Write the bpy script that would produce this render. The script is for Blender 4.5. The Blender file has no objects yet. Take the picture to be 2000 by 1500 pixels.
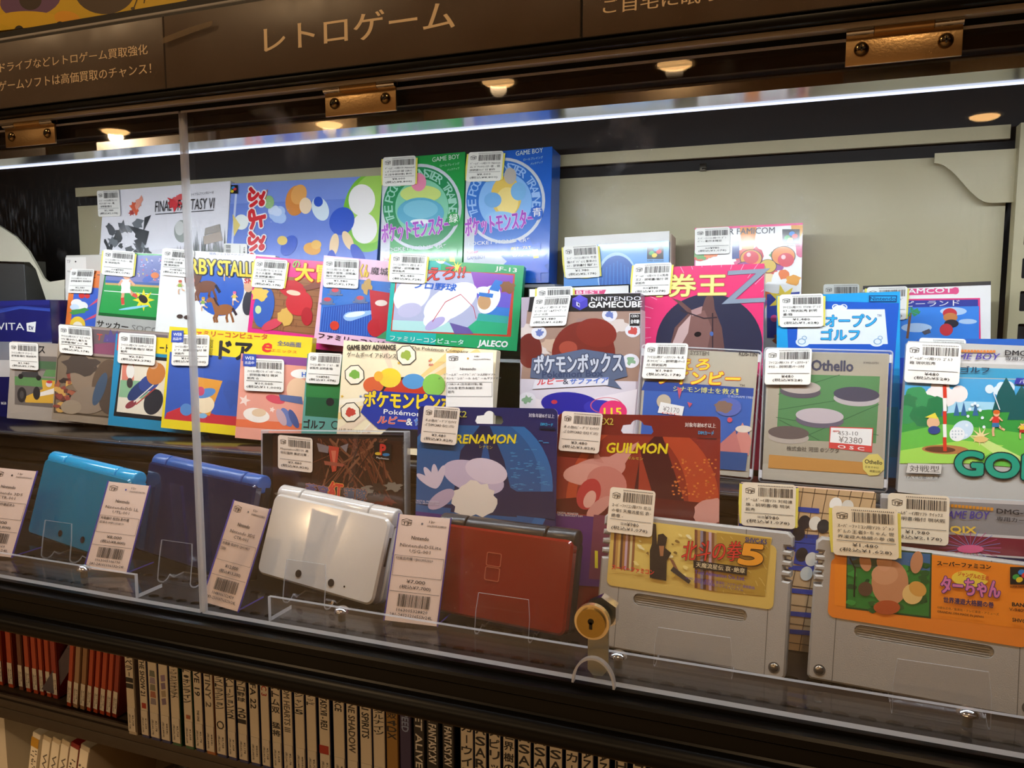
import bpy, bmesh, math, random
from mathutils import Vector, Matrix
from mathutils.geometry import tessellate_polygon
random.seed(7)
SC = bpy.context.scene
COL = SC.collection
# ---------------------------------------------------------------- camera
ZC, DIST, FPX = 1.35, 0.45, 1550.0
YAW, PITCH = math.radians(21.0), math.radians(6.05)
CP = Vector((0, -DIST, ZC))
FW = Vector((-math.sin(YAW)*math.cos(PITCH), math.cos(YAW)*math.cos(PITCH), -math.sin(PITCH)))
RT = Vector((math.cos(YAW), math.sin(YAW), 0))
UP = RT.cross(FW)
cd = bpy.data.cameras.new('camera'); cam = bpy.data.objects.new('camera', cd); COL.objects.link(cam)
cd.sensor_fit = 'HORIZONTAL'; cd.sensor_width = 36.0; cd.lens = FPX/2000*36; cd.clip_start = .02; cd.clip_end = 60
M3 = Matrix((RT, UP, -FW)).transposed()
cam.matrix_world = Matrix.Translation(CP) @ M3.to_4x4()
SC.camera = cam
# ---------------------------------------------------------------- world, light, exposure
w = bpy.data.worlds.new('world'); SC.world = w; w.use_nodes = True
w.node_tree.nodes['Background'].inputs[0].default_value = (.9, .62, .38, 1)
w.node_tree.nodes['Background'].inputs[1].default_value = .04
SC.view_settings.view_transform = 'Standard'; SC.view_settings.look = 'None'
SC.view_settings.exposure = 0.0; SC.view_settings.gamma = 1.0; SC.view_settings.use_curve_mapping = False
SC.cycles.transparent_max_bounces = 12; SC.cycles.use_adaptive_sampling = True; SC.cycles.adaptive_threshold = .03; SC.cycles.use_light_tree = False
SC.cycles.max_bounces = 5; SC.cycles.diffuse_bounces = 2; SC.cycles.glossy_bounces = 3; SC.cycles.transmission_bounces = 2; SC.cycles.caustics_reflective = False; SC.cycles.caustics_refractive = False
LED_Y, LED_Z, LED_X0, LED_X1 = .045, ZC+.1135, -1.0, .36
def area(name, loc, aim, sx, sy, power, col):
    l = bpy.data.lights.new(name, 'AREA'); l.shape = 'RECTANGLE'; l.size = sx; l.size_y = sy; l.energy = power; l.color = col
    o = bpy.data.objects.new(name, l); COL.objects.link(o); o.location = loc
    o.rotation_euler = Vector(aim).to_track_quat('-Z', 'Y').to_euler(); return o
area('led_strip_light', ((LED_X0+LED_X1)/2, LED_Y+.006, LED_Z-.004), (0, .42, -.9), LED_X1-LED_X0,   .006, 3.2, (.86, .94, 1.0))
def spot(name, loc, tgt, power, ang=80, blend=.6, size=.05, col=(1, .68, .37)):
    l = bpy.data.lights.new(name, 'SPOT'); l.energy = power; l.spot_size = math.radians(ang); l.spot_blend = blend
    l.shadow_soft_size = size; l.color = col
    o = bpy.data.objects.new(name, l); COL.objects.link(o); o.location = loc
    o.rotation_euler = (Vector(tgt)-Vector(loc)).to_track_quat('-Z', 'Y').to_euler(); return o
CEIL = 2.7
DOWNLIGHTS = [(-5.3, -4.5), (-3.56, -4.9), (-1.9, -4.26), (-.82, -4.28), (1.09, -6.4),
              (-1.5, -1.25), (.2, -1.3)]
for i, (x, y) in enumerate(DOWNLIGHTS):
    near = y > -2
    spot('downlight_lamp', (x, y, CEIL-.05), (x*.9, (.1 if near else y), 1.1 if near else 0), 44 if near else 540, 150)
# ---------------------------------------------------------------- helpers: pixels of the 2000x1500 photo -> points of the place
def ray(x, y): return FW + RT*((x-1000)/FPX) - UP*((y-750)/FPX)
def onp(x, y, p, n):
    d = ray(x, y); return CP + d*((Vector(p)-CP).dot(n)/d.dot(n))
def onY(x, y, Y): return onp(x, y, (0, Y, 0), Vector((0, 1, 0)))
def onZ(x, y, Z): return onp(x, y, (0, 0, Z), Vector((0, 0, 1)))
def lin(c):
    if not isinstance(c, str): return tuple(c)
    c = c.lstrip('#')
    if len(c) == 3: c = ''.join(a*2 for a in c)
    r = []
    for i in (0, 2, 4):
        v = int(c[i:i+2], 16)/255
        r.append(v/12.92 if v <= .04045 else ((v+.055)/1.055)**2.4)
    return (r[0], r[1], r[2], 1)
MATS = {}
def nodes(m): return m.node_tree.nodes, m.node_tree.links
def mat(name, col, rough=.5, metal=0, coat=0, bump=0, bscale=300, spec=.5, var=0, trans=0, vscale=30):
    if name in MATS: return MATS[name]
    m = bpy.data.materials.new(name); m.use_nodes = True; N, L = nodes(m); b = N['Principled BSDF']
    b.inputs['Base Color'].default_value = lin(col); b.inputs['Roughness'].default_value = rough
    b.inputs['Metallic'].default_value = metal; b.inputs['Coat Weight'].default_value = coat
    b.inputs['Coat Roughness'].default_value = .08; b.inputs['Specular IOR Level'].default_value = spec
    b.inputs['Transmission Weight'].default_value = trans
    if bump or var:
        tc = N.new('ShaderNodeTexCoord'); nt = N.new('ShaderNodeTexNoise'); nt.inputs['Scale'].default_value = bscale if bump else vscale
        nt.inputs['Detail'].default_value = 5
        L.new(tc.outputs['Object'], nt.inputs['Vector'])
        if bump:
            bp = N.new('ShaderNodeBump'); bp.inputs['Strength'].default_value = bump; bp.inputs['Distance'].default_value = .002
            L.new(nt.outputs['Fac'], bp.inputs['Height']); L.new(bp.outputs[0], b.inputs['Normal'])
        if var:
            n2 = N.new('ShaderNodeTexNoise'); n2.inputs['Scale'].default_value = vscale; n2.inputs['Detail'].default_value = 6
            L.new(tc.outputs['Object'], n2.inputs['Vector'])
            mp = N.new('ShaderNodeMapRange'); mp.inputs[1].default_value = .3; mp.inputs[2].default_value = .7
            mp.inputs[3].default_value = max(0, rough-var); mp.inputs[4].default_value = min(1, rough+var)
            L.new(n2.outputs['Fac'], mp.inputs[0]); L.new(mp.outputs[0], b.inputs['Roughness'])
    MATS[name] = m; return m
def emit(name, col, s):
    if name in MATS: return MATS[name]
    m = bpy.data.materials.new(name); m.use_nodes = True; N, L = nodes(m); b = N['Principled BSDF']
    b.inputs['Base Color'].default_value = lin(col); b.inputs['Emission Color'].default_value = lin(col); b.inputs['Emission Strength'].default_value = s; m.cycles.emission_sampling = 'NONE'
    MATS[name] = m; return m
def printmat(name, rough, coat):
    m = bpy.data.materials.new(name); m.use_nodes = True; N, L = nodes(m); b = N['Principled BSDF']
    a = N.new('ShaderNodeVertexColor'); a.layer_name = 'Col'; L.new(a.outputs['Color'], b.inputs['Base Color'])
    b.inputs['Roughness'].default_value = rough; b.inputs['Coat Weight'].default_value = coat; b.inputs['Coat Roughness'].default_value = .1
    MATS[name] = m; return m
PR_G = printmat('print_gloss', .3, .5); PR_M = printmat('print_matte', .5, .1); PR_P = printmat('print_paper', .6, 0); PR_S = printmat('print_sleeve', .3, 1)
PR_S.node_tree.nodes['Principled BSDF'].inputs['Coat Roughness'].default_value = .04
def acrylic(name, tint=(1, 1, 1, 1), refl=1.0, smudge=0.0, rough=.015):
    m = bpy.data.materials.new(name); m.use_nodes = True; N, L = nodes(m)
    for n in list(N):
        if n.type != 'OUTPUT_MATERIAL': N.remove(n)
    out = [n for n in N if n.type == 'OUTPUT_MATERIAL'][0]
    tr = N.new('ShaderNodeBsdfTransparent'); tr.inputs[0].default_value = tint
    gl = N.new('ShaderNodeBsdfGlossy'); gl.inputs['Roughness'].default_value = rough
    fr = N.new('ShaderNodeFresnel'); fr.inputs[0].default_value = 1.49
    ge = N.new('ShaderNodeNewGeometry'); ir = N.new('ShaderNodeMapRange'); ir.inputs[3].default_value = 1.49; ir.inputs[4].default_value = 1/1.49
    L.new(ge.outputs['Backfacing'], ir.inputs[0]); L.new(ir.outputs[0], fr.inputs[0])
    mx = N.new('ShaderNodeMixShader'); mu = N.new('ShaderNodeMath'); mu.operation = 'MULTIPLY'; mu.inputs[1].default_value = refl
    L.new(fr.outputs[0], mu.inputs[0]); L.new(mu.outputs[0], mx.inputs[0]); L.new(tr.outputs[0], mx.inputs[1]); L.new(gl.outputs[0], mx.inputs[2])
    last = mx
    if smudge:
        tc = N.new('ShaderNodeTexCoord')
        def noise(sc, vec, det=6):
            n = N.new('ShaderNodeTexNoise'); n.inputs['Scale'].default_value = sc; n.inputs['Detail'].default_value = det; L.new(vec, n.inputs['Vector']); return n.outputs['Fac']
        def ramp(src, a, b, c=0., d=1.):
            r = N.new('ShaderNodeMapRange'); r.inputs[1].default_value = a; r.inputs[2].default_value = b; r.inputs[3].default_value = c; r.inputs[4].default_value = d
            L.new(src, r.inputs[0]); return r.outputs[0]
        def mul(a, b):
            q = N.new('ShaderNodeMath'); q.operation = 'MULTIPLY'; L.new(a, q.inputs[0]); L.new(b, q.inputs[1]); return q.outputs[0]
        def add(a, b):
            q = N.new('ShaderNodeMath'); q.operation = 'ADD'; L.new(a, q.inputs[0]); L.new(b, q.inputs[1]); return q.outputs[0]
        ob = tc.outputs['Object']
        mp = N.new('ShaderNodeMapping'); mp.inputs['Scale'].default_value = (1, 1, .18); L.new(ob, mp.inputs[0])
        blot = mul(ramp(noise(13, ob, 3), .58, .72), ramp(noise(55, ob, 8), .42, .68))
        wipe = mul(ramp(noise(9, ob, 2), .57, .78, 0, .3), ramp(noise(420, mp.outputs[0], 4), .5, .72))
        dust = ramp(noise(900, ob, 1), .79, .84)
        z = N.new('ShaderNodeSeparateXYZ'); L.new(ob, z.inputs[0])
        topw = ramp(z.outputs['Z'], .10, .30, .25, 1.0)
        tot = mul(add(add(blot, wipe), dust), topw)
        sm = N.new('ShaderNodeMath'); sm.operation = 'MULTIPLY'; sm.inputs[1].default_value = smudge; sm.use_clamp = True; L.new(tot, sm.inputs[0])
        df = N.new('ShaderNodeBsdfDiffuse'); df.inputs[0].default_value = (.8, .8, .8, 1)
        tl = N.new('ShaderNodeBsdfTranslucent'); tl.inputs[0].default_value = (.85, .88, .95, 1)
        ad = N.new('ShaderNodeMixShader'); ad.inputs[0].default_value = .6; L.new(df.outputs[0], ad.inputs[1]); L.new(tl.outputs[0], ad.inputs[2])
        m2 = N.new('ShaderNodeMixShader'); L.new(sm.outputs[0], m2.inputs[0]); L.new(mx.outputs[0], m2.inputs[1]); L.new(ad.outputs[0], m2.inputs[2]); last = m2
    L.new(last.outputs[0], out.inputs['Surface']); MATS[name] = m; return m
AC = acrylic('clear_acrylic', (.985, .985, .99, 1)); AC_D = acrylic('door_acrylic', (.97, .97, .97, 1), .85, .30)
AC_F = acrylic('clear_film', (.99, .99, .99, 1), 1.0); AC_S = acrylic('sign_film', (.99, .99, .99, 1), .5, 0, .3)
AC_V = acrylic('violet_tinted_sleeve', (.985, .975, .985, 1), 1.0)
def edgemat(name, col, mixv):
    m = bpy.data.materials.new(name); m.use_nodes = True; N, L = nodes(m); b = N['Principled BSDF']
    out = [n for n in N if n.type == 'OUTPUT_MATERIAL'][0]
    b.inputs['Base Color'].default_value = lin(col); b.inputs['Roughness'].default_value = .25
    tr = N.new('ShaderNodeBsdfTransparent'); mx = N.new('ShaderNodeMixShader'); mx.inputs[0].default_value = mixv
    tl = N.new('ShaderNodeBsdfTranslucent'); tl.inputs[0].default_value = lin(col); m2 = N.new('ShaderNodeMixShader'); m2.inputs[0].default_value = .45
    L.new(b.outputs[0], m2.inputs[1]); L.new(tl.outputs[0], m2.inputs[2])
    L.new(tr.outputs[0], mx.inputs[1]); L.new(m2.outputs[0], mx.inputs[2]); L.new(mx.outputs[0], out.inputs['Surface']); MATS[name] = m; return m
AC_E = edgemat('acrylic_cut_edge', '#eceef2', .85); AC_E2 = edgemat('acrylic_soft_edge', '#f2f3f6', .55); VI_E = edgemat('violet_edge', '#6a5cc8', .85)
# ---------------------------------------------------------------- objects
def link(o, parent=None):
    COL.objects.link(o)
    if parent is not None: o.parent = parent
    return o
def tag(o, label=None, cat=None, group=None, kind=None):
    if label: o['label'] = label
    if cat: o['category'] = cat
    if group: o['group'] = group
    if kind: o['kind'] = kind
    return o
def empty(name, M, label, cat, group=None):
    o = bpy.data.objects.new(name, None); o.empty_display_size = .02; link(o); o.matrix_world = M; return tag(o, label, cat, group)
def mk(name, V, Fs, m, parent=None, cols=None, smooth=False, fm=None, mats=None):
    me = bpy.data.meshes.new(name); me.from_pydata([tuple(v) for v in V], [], Fs)
    for x in (mats or [m]): me.materials.append(x)
    if fm: me.polygons.foreach_set('material_index', fm)
    if smooth: me.polygons.foreach_set('use_smooth', [True]*len(me.polygons))
    if cols:
        a = me.color_attributes.new('Col', 'FLOAT_COLOR', 'CORNER'); buf = []
        for p, c in zip(me.polygons, cols): buf += list(c)*p.loop_total
        a.data.foreach_set('color', buf)
    me.update(); return link(bpy.data.objects.new(name, me), parent)
def bmo(name, bm, m, parent=None, smooth=False, mats=None, M=None):
    me = bpy.data.meshes.new(name); bm.normal_update(); bm.to_mesh(me); bm.free()
    for x in (mats or [m]): me.materials.append(x)
    if smooth:
        me.polygons.foreach_set('use_smooth', [True]*len(me.polygons))
        try: me.set_sharp_from_angle(angle=math.radians(35))
        except Exception: pass
    o = link(bpy.data.objects.new(name, me), parent)
    if M is not None: o.matrix_world = M
    return o
def bbox(bm, x0, x1, y0, y1, z0, z1, bev=0, seg=2):
    r = bmesh.ops.create_cube(bm, size=1)
    for v in r['verts']: v.co = Vector(((x0+x1)/2+v.co.x*(x1-x0), (y0+y1)/2+v.co.y*(y1-y0), (z0+z1)/2+v.co.z*(z1-z0)))
    if bev:
        es = list({e for v in r['verts'] for e in v.link_edges})
        bmesh.ops.bevel(bm, geom=es, offset=bev, segments=seg, profile=.5, affect='EDGES')
    return bm
def box(name, m, x0, x1, y0, y1, z0, z1, parent=None, bev=0, seg=2):
    return bmo(name, bbox(bmesh.new(), x0, x1, y0, y1, z0, z1, bev, seg), m, parent, smooth=bev > 0)
def bcyl(bm, p, ax, r, L, n=20, r2=None):
    q = Vector((0, 0, 1)).rotation_difference(Vector(ax).normalized()).to_matrix().to_4x4()
    bmesh.ops.create_cone(bm, cap_ends=True, segments=n, radius1=r, radius2=r if r2 is None else r2, depth=L, matrix=Matrix.Translation(Vector(p)) @ q); return bm
def bdome(bm, p, ax, r, h, n=16):
    q = Vector((0, 0, 1)).rotation_difference(Vector(ax).normalized()).to_matrix().to_4x4()
    res = bmesh.ops.create_uvsphere(bm, u_segments=n, v_segments=10, radius=1)
    T = Matrix.Translation(Vector(p)) @ q
    for v in res['verts']: v.co = T @ Vector((v.co.x*r, v.co.y*r, max(v.co.z, 0)*h))
    return bm
def rrect(w, h, r, x=0, z=0, n=6, rs=None):
    P = []
    for i, (cx, cz, a) in enumerate(((w/2, h, 0), (-w/2, h, 90), (-w/2, 0, 180), (w/2, 0, 270))):
        q = rs[i] if rs else r
        ox = cx-math.copysign(q, cx); oz = (h-q) if cz else q
        for k in range(n+1):
            t = math.radians(a+90*k/n); P.append((x+ox+q*math.cos(t), z+oz+q*math.sin(t)))
    return P
def inset(P, d):
    n = len(P); R = []
    for i in range(n):
        a = Vector(P[i-1]); b = Vector(P[i]); c = Vector(P[(i+1) % n])
        e1 = (b-a); e2 = (c-b)
        if e1.length < 1e-9 or e2.length < 1e-9: R.append(P[i]); continue
        n1 = Vector((-e1.y, e1.x)).normalized(); n2 = Vector((-e2.y, e2.x)).normalized()
        m = n1+n2
        if m.length < 1e-6: R.append(P[i]); continue
        m = m/max(.4, m.length_squared/2); R.append((b.x+m.x*d, b.y+m.y*d))
    return R
def slab(name, P, t, m, parent=None, bev=0, holes=(), hdepth=None, y0=0, mats=None, edge=False, smooth=True):
    """outline P (x,z; counter-clockwise seen from the front) from y0 to y0+t, front edges bevelled, optional holes"""
    V = []; Fs = []; fm = []
    def ring(pts, y): s = len(V); V.extend((p[0], y, p[1]) for p in pts); return list(range(s, s+len(pts)))
    def wall(a, b, k=0):
        n = len(a)
        for i in range(n): Fs.append((a[i], a[(i+1) % n], b[(i+1) % n], b[i])); fm.append(k)
    ek = 1 if edge else 0
    def cap(rings2d, idx, flip, k=0):
        tri = tessellate_polygon([[Vector((p[0], p[1], 0)) for p in r] for r in rings2d]); flat = [i for r in idx for i in r]
        pts = [p for r in rings2d for p in r]
        for a, b, c in tri:
            A, B, Cc = pts[a], pts[b], pts[c]
            ar = (B[0]-A[0])*(Cc[1]-A[1])-(B[1]-A[1])*(Cc[0]-A[0])
            if (ar < 0) != flip: b, c = c, b
            Fs.append((flat[a], flat[b], flat[c])); fm.append(k)
    Pin = inset(P, bev) if bev else P
    fr = ring(Pin, y0); cur = fr
    if bev: o1 = ring(P, y0+bev); wall(cur, o1, ek); cur = o1
    if bev and t > 2.5*bev: o2 = ring(P, y0+t-bev); wall(cur, o2, ek); cur = o2
    bk = ring(Pin, y0+t); wall(cur, bk, ek)
    hf = []; hb = []
    for h in holes:
        a = ring(h, y0); b = ring(h, y0+(hdepth or t)); hf.append(a)
        n = len(a)
        for i in range(n): Fs.append((a[(i+1) % n], a[i], b[i], b[(i+1) % n])); fm.append(ek)
        if hdepth: cap([h], [b], False)
        else: hb.append(b)
    cap([Pin]+list(holes), [fr]+hf, False)
    cap([Pin]+(list(holes) if not hdepth else []), [bk]+hb, True)
    o = mk(name, V, Fs, m, parent, fm=fm, mats=mats)
    if smooth:
        o.data.polygons.foreach_set('use_smooth', [True]*len(o.data.polygons))
        o.data.set_sharp_from_angle(angle=math.radians(32))
    return o
# ---------------------------------------------------------------- lettering
TXT = {}
def tmesh(s, off=0, res=2):
    k = (s, round(off, 4), res)
    if k not in TXT:
        cu = bpy.data.curves.new('t', 'FONT'); cu.body = s; cu.resolution_u = res; cu.offset = off
        o = bpy.data.objects.new('t', cu); me = o.to_mesh()
        V = [(v.co.x, v.co.y) for v in me.vertices]; T = [tuple(p.vertices) for p in me.polygons]
        o.to_mesh_clear(); bpy.data.objects.remove(o); bpy.data.curves.remove(cu)
        if off:
            V0 = tmesh(s, 0, res)[2]; bb = V0
        else:
            xs = [v[0] for v in V] or [0, 1]; ys = [v[1] for v in V] or [0, 1]; bb = (min(xs), max(xs), min(ys), max(ys))
        TXT[k] = (V, T, bb)
    return TXT[k]
class Face:
    """a flat front standing in the place: bottom middle at depth Yb, leaning back by tilt, turned by yaw"""
    def __init__(s, q, Yb, tilt=12, yaw=0, zb=None, wh=None):
        TL, TR, BR, BL = q; t = math.radians(tilt); a = math.radians(yaw)
        bx, by = (BL[0]+BR[0])/2, (BL[1]+BR[1])/2
        p = onY(bx, by, Yb)
        n = Matrix.Rotation(a, 3, 'Z') @ Vector((0, -math.cos(t), math.sin(t)))
        s.p, s.n = p, n
        a_, b_, c_, d_ = [onp(x, y, p, n) for x, y in (TL, TR, BR, BL)]
        U = ((b_-a_)+(c_-d_)).normalized(); Vv = U.cross(-n).normalized()
        s.U, s.V, s.Dn = U, Vv, -n
        cen = (a_+b_+c_+d_)/4
        s.w = ((b_-a_).dot(U)+(c_-d_).dot(U))/2; s.h = ((a_-d_).dot(Vv)+(b_-c_).dot(Vv))/2
        if wh: s.w, s.h = wh
        s.O = cen-Vv*s.h/2
        s.M = Matrix(((U.x, -n.x, Vv.x, s.O.x), (U.y, -n.y, Vv.y, s.O.y), (U.z, -n.z, Vv.z, s.O.z), (0, 0, 0, 1)))
        q1 = s.loc(bx, by-60); q2 = s.loc(bx+60, by-60); s.k = math.dist(q1, q2)/60
    def loc(s, x, y):
        d = onp(x, y, s.p, s.n)-s.O; return (d.dot(s.U), d.dot(s.V))
    def nl(s, u, v): return ((u-.5)*s.w, (1-v)*s.h)
    def extend(s, z):
        d = (s.low()-z)/s.V.z
        if d > 0:
            s.O = s.O-s.V*d; s.h += d
            for i in range(3): s.M[i][3] = s.O[i]
    def low(s): return min((s.O+s.U*s.w*k).z for k in (-.5, .5))
EPS = .000011
class Canvas:
    def __init__(s, face, y=-.0002, quad=None, clip=True):
        s.f = face; s.y = y; s.n = 0; s.quad = quad; s.clip = clip; s.ch = getattr(face, 'h', 1)
        s.A = ([], [], []); s.B = ([], [], [])
    def c(s, x, y):
        if s.quad:
            TL, TR, BL = s.quad
            return (TL[0]+(TR[0]-TL[0])*x+(BL[0]-TL[0])*y, TL[1]+(TR[1]-TL[1])*x+(BL[1]-TL[1])*y)
        return s.f.loc(x, y)
    def _clip(s, P):
        if not s.clip or s.quad: return P
        for ax, lim, sg in ((0, -s.f.w/2, 1), (0, s.f.w/2, -1), (1, 0, 1), (1, s.ch, -1)):
            R = []
            for i in range(len(P)):
                a, b = P[i-1], P[i]; da = (a[ax]-lim)*sg; db = (b[ax]-lim)*sg
                if (da >= 0) != (db >= 0):
                    t = da/(da-db); R.append((a[0]+(b[0]-a[0])*t, a[1]+(b[1]-a[1])*t))
                if db >= 0: R.append(b)
            P = R
            if len(P) < 3: return []
        return P
    def raw(s, col, P, tgt=None):
        P = s._clip(P)
        if len(P) < 3: return
        V, Fs, Cs = tgt or s.A; s.n += 1; y = s.y-EPS*s.n; b = len(V); c = lin(col)
        V.extend((p[0], y, p[1]) for p in P)
        for t in tessellate_polygon([[Vector((p[0], p[1], 0)) for p in P]]):
            A, B, D = P[t[0]], P[t[1]], P[t[2]]
            ar = (B[0]-A[0])*(D[1]-A[1])-(B[1]-A[1])*(D[0]-A[0])
            Fs.append((b+t[0], b+t[1], b+t[2]) if ar > 0 else (b+t[0], b+t[2], b+t[1])); Cs.append(c)
    def p(s, col, *xy): s.raw(col, [s.c(xy[i], xy[i+1]) for i in range(0, len(xy), 2)])
    def r(s, col, u0, v0, u1, v1):
        s.raw(col, [s.f.nl(u0, v1), s.f.nl(u1, v1), s.f.nl(u1, v0), s.f.nl(u0, v0)])
    def e(s, col, cx, cy, rx, ry=None, rot=0, n=22, a0=0, a1=360):
        ry = ry or rx; ca, sa = math.cos(math.radians(rot)), math.sin(math.radians(rot)); P = []
        m = n if a1-a0 == 360 else n+1
        for i in range(m):
            t = math.radians(a0+(a1-a0)*i/n); x, y = rx*math.cos(t), ry*math.sin(t)
            P.append(s.c(cx+x*ca-y*sa, cy+x*sa+y*ca))
        s.raw(col, P)
    def blob(s, col, cx, cy, rx, ry, seed=0, j=.25, n=18, rot=0):
        R = random.Random(seed); ca, sa = math.cos(math.radians(rot)), math.sin(math.radians(rot)); P = []
        for i in range(n):
            t = 2*math.pi*i/n; q = 1+R.uniform(-j, j); x, y = rx*q*math.cos(t), ry*q*math.sin(t); P.append(s.c(cx+x*ca-y*sa, cy+x*sa+y*ca))
        s.raw(col, P)
    def star(s, col, cx, cy, r0, r1, n=8, rot=0, sx=1):
        P = []
        for i in range(2*n):
            t = math.pi*i/n+math.radians(rot); q = r0 if i % 2 else r1; P.append(s.c(cx+sx*q*math.cos(t), cy+q*math.sin(t)))
        s.raw(col, P)
    def ring(s, col, cx, cy, rx, ry, wd, n=28, a0=0, a1=360):
        for i in range(n):
            t0 = math.radians(a0+(a1-a0)*i/n); t1 = math.radians(a0+(a1-a0)*(i+1)/n); Q = []
            for t, k in ((t0, 1), (t1, 1), (t1, 1-wd), (t0, 1-wd)): Q.append(s.c(cx+rx*k*math.cos(t), cy+ry*k*math.sin(t)))
            s.raw(col, Q); s.n -= 1
        s.n += 1
    def line(s, col, wd, *xy):
        P = [Vector(s.c(xy[i], xy[i+1])) for i in range(0, len(xy), 2)]
        w_ = wd*(s.f.k if not s.quad else (Vector(s.quad[1])-Vector(s.quad[0])).length)/2
        for a, b in zip(P, P[1:]):
            d = b-a
            if d.length < 1e-7: continue
            n = Vector((-d.y, d.x)).normalized()*w_; e = d.normalized()*w_*.5
            s.raw(col, [tuple(a-e-n), tuple(b+e-n), tuple(b+e+n), tuple(a-e+n)]); s.n -= 1
        s.n += 1
    def t3(s, col, txt, BL, BR, TL, b=0, o=None, ow=.04, res=2):
        """text stretched onto the parallelogram BL, BR, TL (face metres)"""
        if o: s._t(o, txt, BL, BR, TL, ow+b, res)
        s._t(col, txt, BL, BR, TL, b, res)
    def _t(s, col, txt, BL, BR, TL, off, res):
        """off > 0 thickens the strokes: the outline is laid down several times, shifted all round"""
        V0, T, bb = tmesh(txt, 0, res); x0, x1, y0, y1 = bb
        V, Fs, Cs = s.B; s.n += 1; y = s.y-EPS*s.n; c = lin(col)
        ux, uy = BR[0]-BL[0], BR[1]-BL[1]; vx, vy = TL[0]-BL[0], TL[1]-BL[1]
        r_ = off*.48*math.hypot(vx, vy)/max(y1-y0, .3)
        n = 0 if off <= 0 else 2 if off < .035 else 6 if off < .1 else 10
        sh = [(r_*math.cos(2*math.pi*k/n), r_*math.sin(2*math.pi*k/n)) for k in range(n)] or [(0, 0)]
        for dx, dy in sh:
            s.n += .6; y = s.y-EPS*s.n; base = len(V); pts = []
            for (a, d) in V0:
                a = (a-x0)/max(x1-x0, 1e-6); d = (d-y0)/max(y1-y0, 1e-6); q = (BL[0]+ux*a+vx*d+dx, BL[1]+uy*a+vy*d+dy); pts.append(q); V.append((q[0], y, q[1]))
            for t in T:
                if s.clip and not s.quad:
                    cx = sum(pts[i][0] for i in t)/3; cz = sum(pts[i][1] for i in t)/3
                    if abs(cx) > s.f.w/2 or cz < 0 or cz > s.f.h: continue
                A, B, D = (pts[i] for i in t[:3])
                ar = (B[0]-A[0])*(D[1]-A[1])-(B[1]-A[1])*(D[0]-A[0])
                Fs.append(tuple(base+i for i in (t if ar > 0 else t[::-1]))); Cs.append(c)
    def t(s, col, txt, x0, y0, x1, y1, h, b=0, o=None, ow=.04, sh=0, res=2):
        """px baseline (x0,y0)-(x1,y1), cap height h px, sh = sideways lean of the top in px"""
        BL = s.c(x0, y0); BR = s.c(x1, y1)
        if s.quad: TL = s.c(x0+sh, y0-h)
        else:
            k = s.f.k; u = Vector((BR[0]-BL[0], BR[1]-BL[1])).normalized(); n = Vector((-u.y, u.x))
            q = s.c(x0, y0-h); hh = max((Vector(q)-Vector(BL)).dot(n), h*k*.5); tl = Vector(BL)+n*hh+u*(sh*k); TL = (tl.x, tl.y)
        s.t3(col, txt, BL, BR, TL, b, o, ow, 6 if (h > 22 and not s.quad) else res)
    def tv(s, col, txt, x0, y0, x1, y1, h, b=0, o=None, ow=.04, cw=True):
        """turned text: the baseline runs in px from (x0,y0) to (x1,y1); glyph tops point right (cw) or left"""
        BL = s.c(x0, y0); BR = s.c(x1, y1); u = Vector((BR[0]-BL[0], BR[1]-BL[1])).normalized(); n = Vector((-u.y, u.x))
        tl = Vector(BL)+n*h*s.f.k; s.t3(col, txt, BL, BR, (tl.x, tl.y), b, o, ow)
    def vt(s, col, txt, x0, y0, x1, y1, wd, b=0):
        n = len(txt)
        for i, ch in enumerate(txt):
            if ch == ' ': continue
            fx = x0+(x1-x0)*i/n; fy = y0+(y1-y0)*(i+.88)/n
            k = .45 if ch in 'ーィョッャュ・' else 1
            if ch == 'ー':
                s.line(col, wd*.12, fx, fy-(y1-y0)/n*.8, fx, fy); continue
            s.t(col, ch, fx-wd*k/2, fy, fx+wd*k/2, fy, (y1-y0)/n*.8*(.7 if k < 1 else 1), b); s.n -= 1
        s.n += 1
    def build(s, parent, m=None, n1='cover_picture', n2='lettering'):
        m = m or PR_G; o = None
        if s.A[0]: o = mk(n1, s.A[0], s.A[1], m, parent, cols=s.A[2])
        if s.B[0]: mk(n2, s.B[0], s.B[1], m, parent, cols=s.B[2])
        return o
INK = '#24201f'
def barcode(C, x0, y0, x1, y1, seed):
    R = random.Random(seed); x = x0
    while x < x1:
        wd = (x1-x0)*R.choice((.012, .012, .022, .03)); C.p(INK, x, y1, min(x+wd, x1), y1, min(x+wd, x1), y0, x, y0); C.n -= 1
        x += wd+(x1-x0)*R.choice((.012, .018, .026))
    C.n += 1
def tflogo(C, x, y, wd, h):
    P = lambda a, b: (x+a*wd, y+b*h)
    L = lambda *q: C.line(INK, .009, *[k for a in q for k in P(*a)])
    L((0, .3), (.45, .12), (1, .28), (.55, .42), (0, .3)); L((0, .3), (.04, .9), (.55, 1), (.97, .86), (1, .28)); L((.55, .42), (.55, 1))
    for ch, a, b in (('T', .1, .5), ('F', .62, .95)):
        x0, y0 = P(a, .86); x1, _ = P(b, .86); C.t(INK, ch, x0, y0, x1, y0, h*.36, .04); C.n -= 1
    C.n += 1
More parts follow.
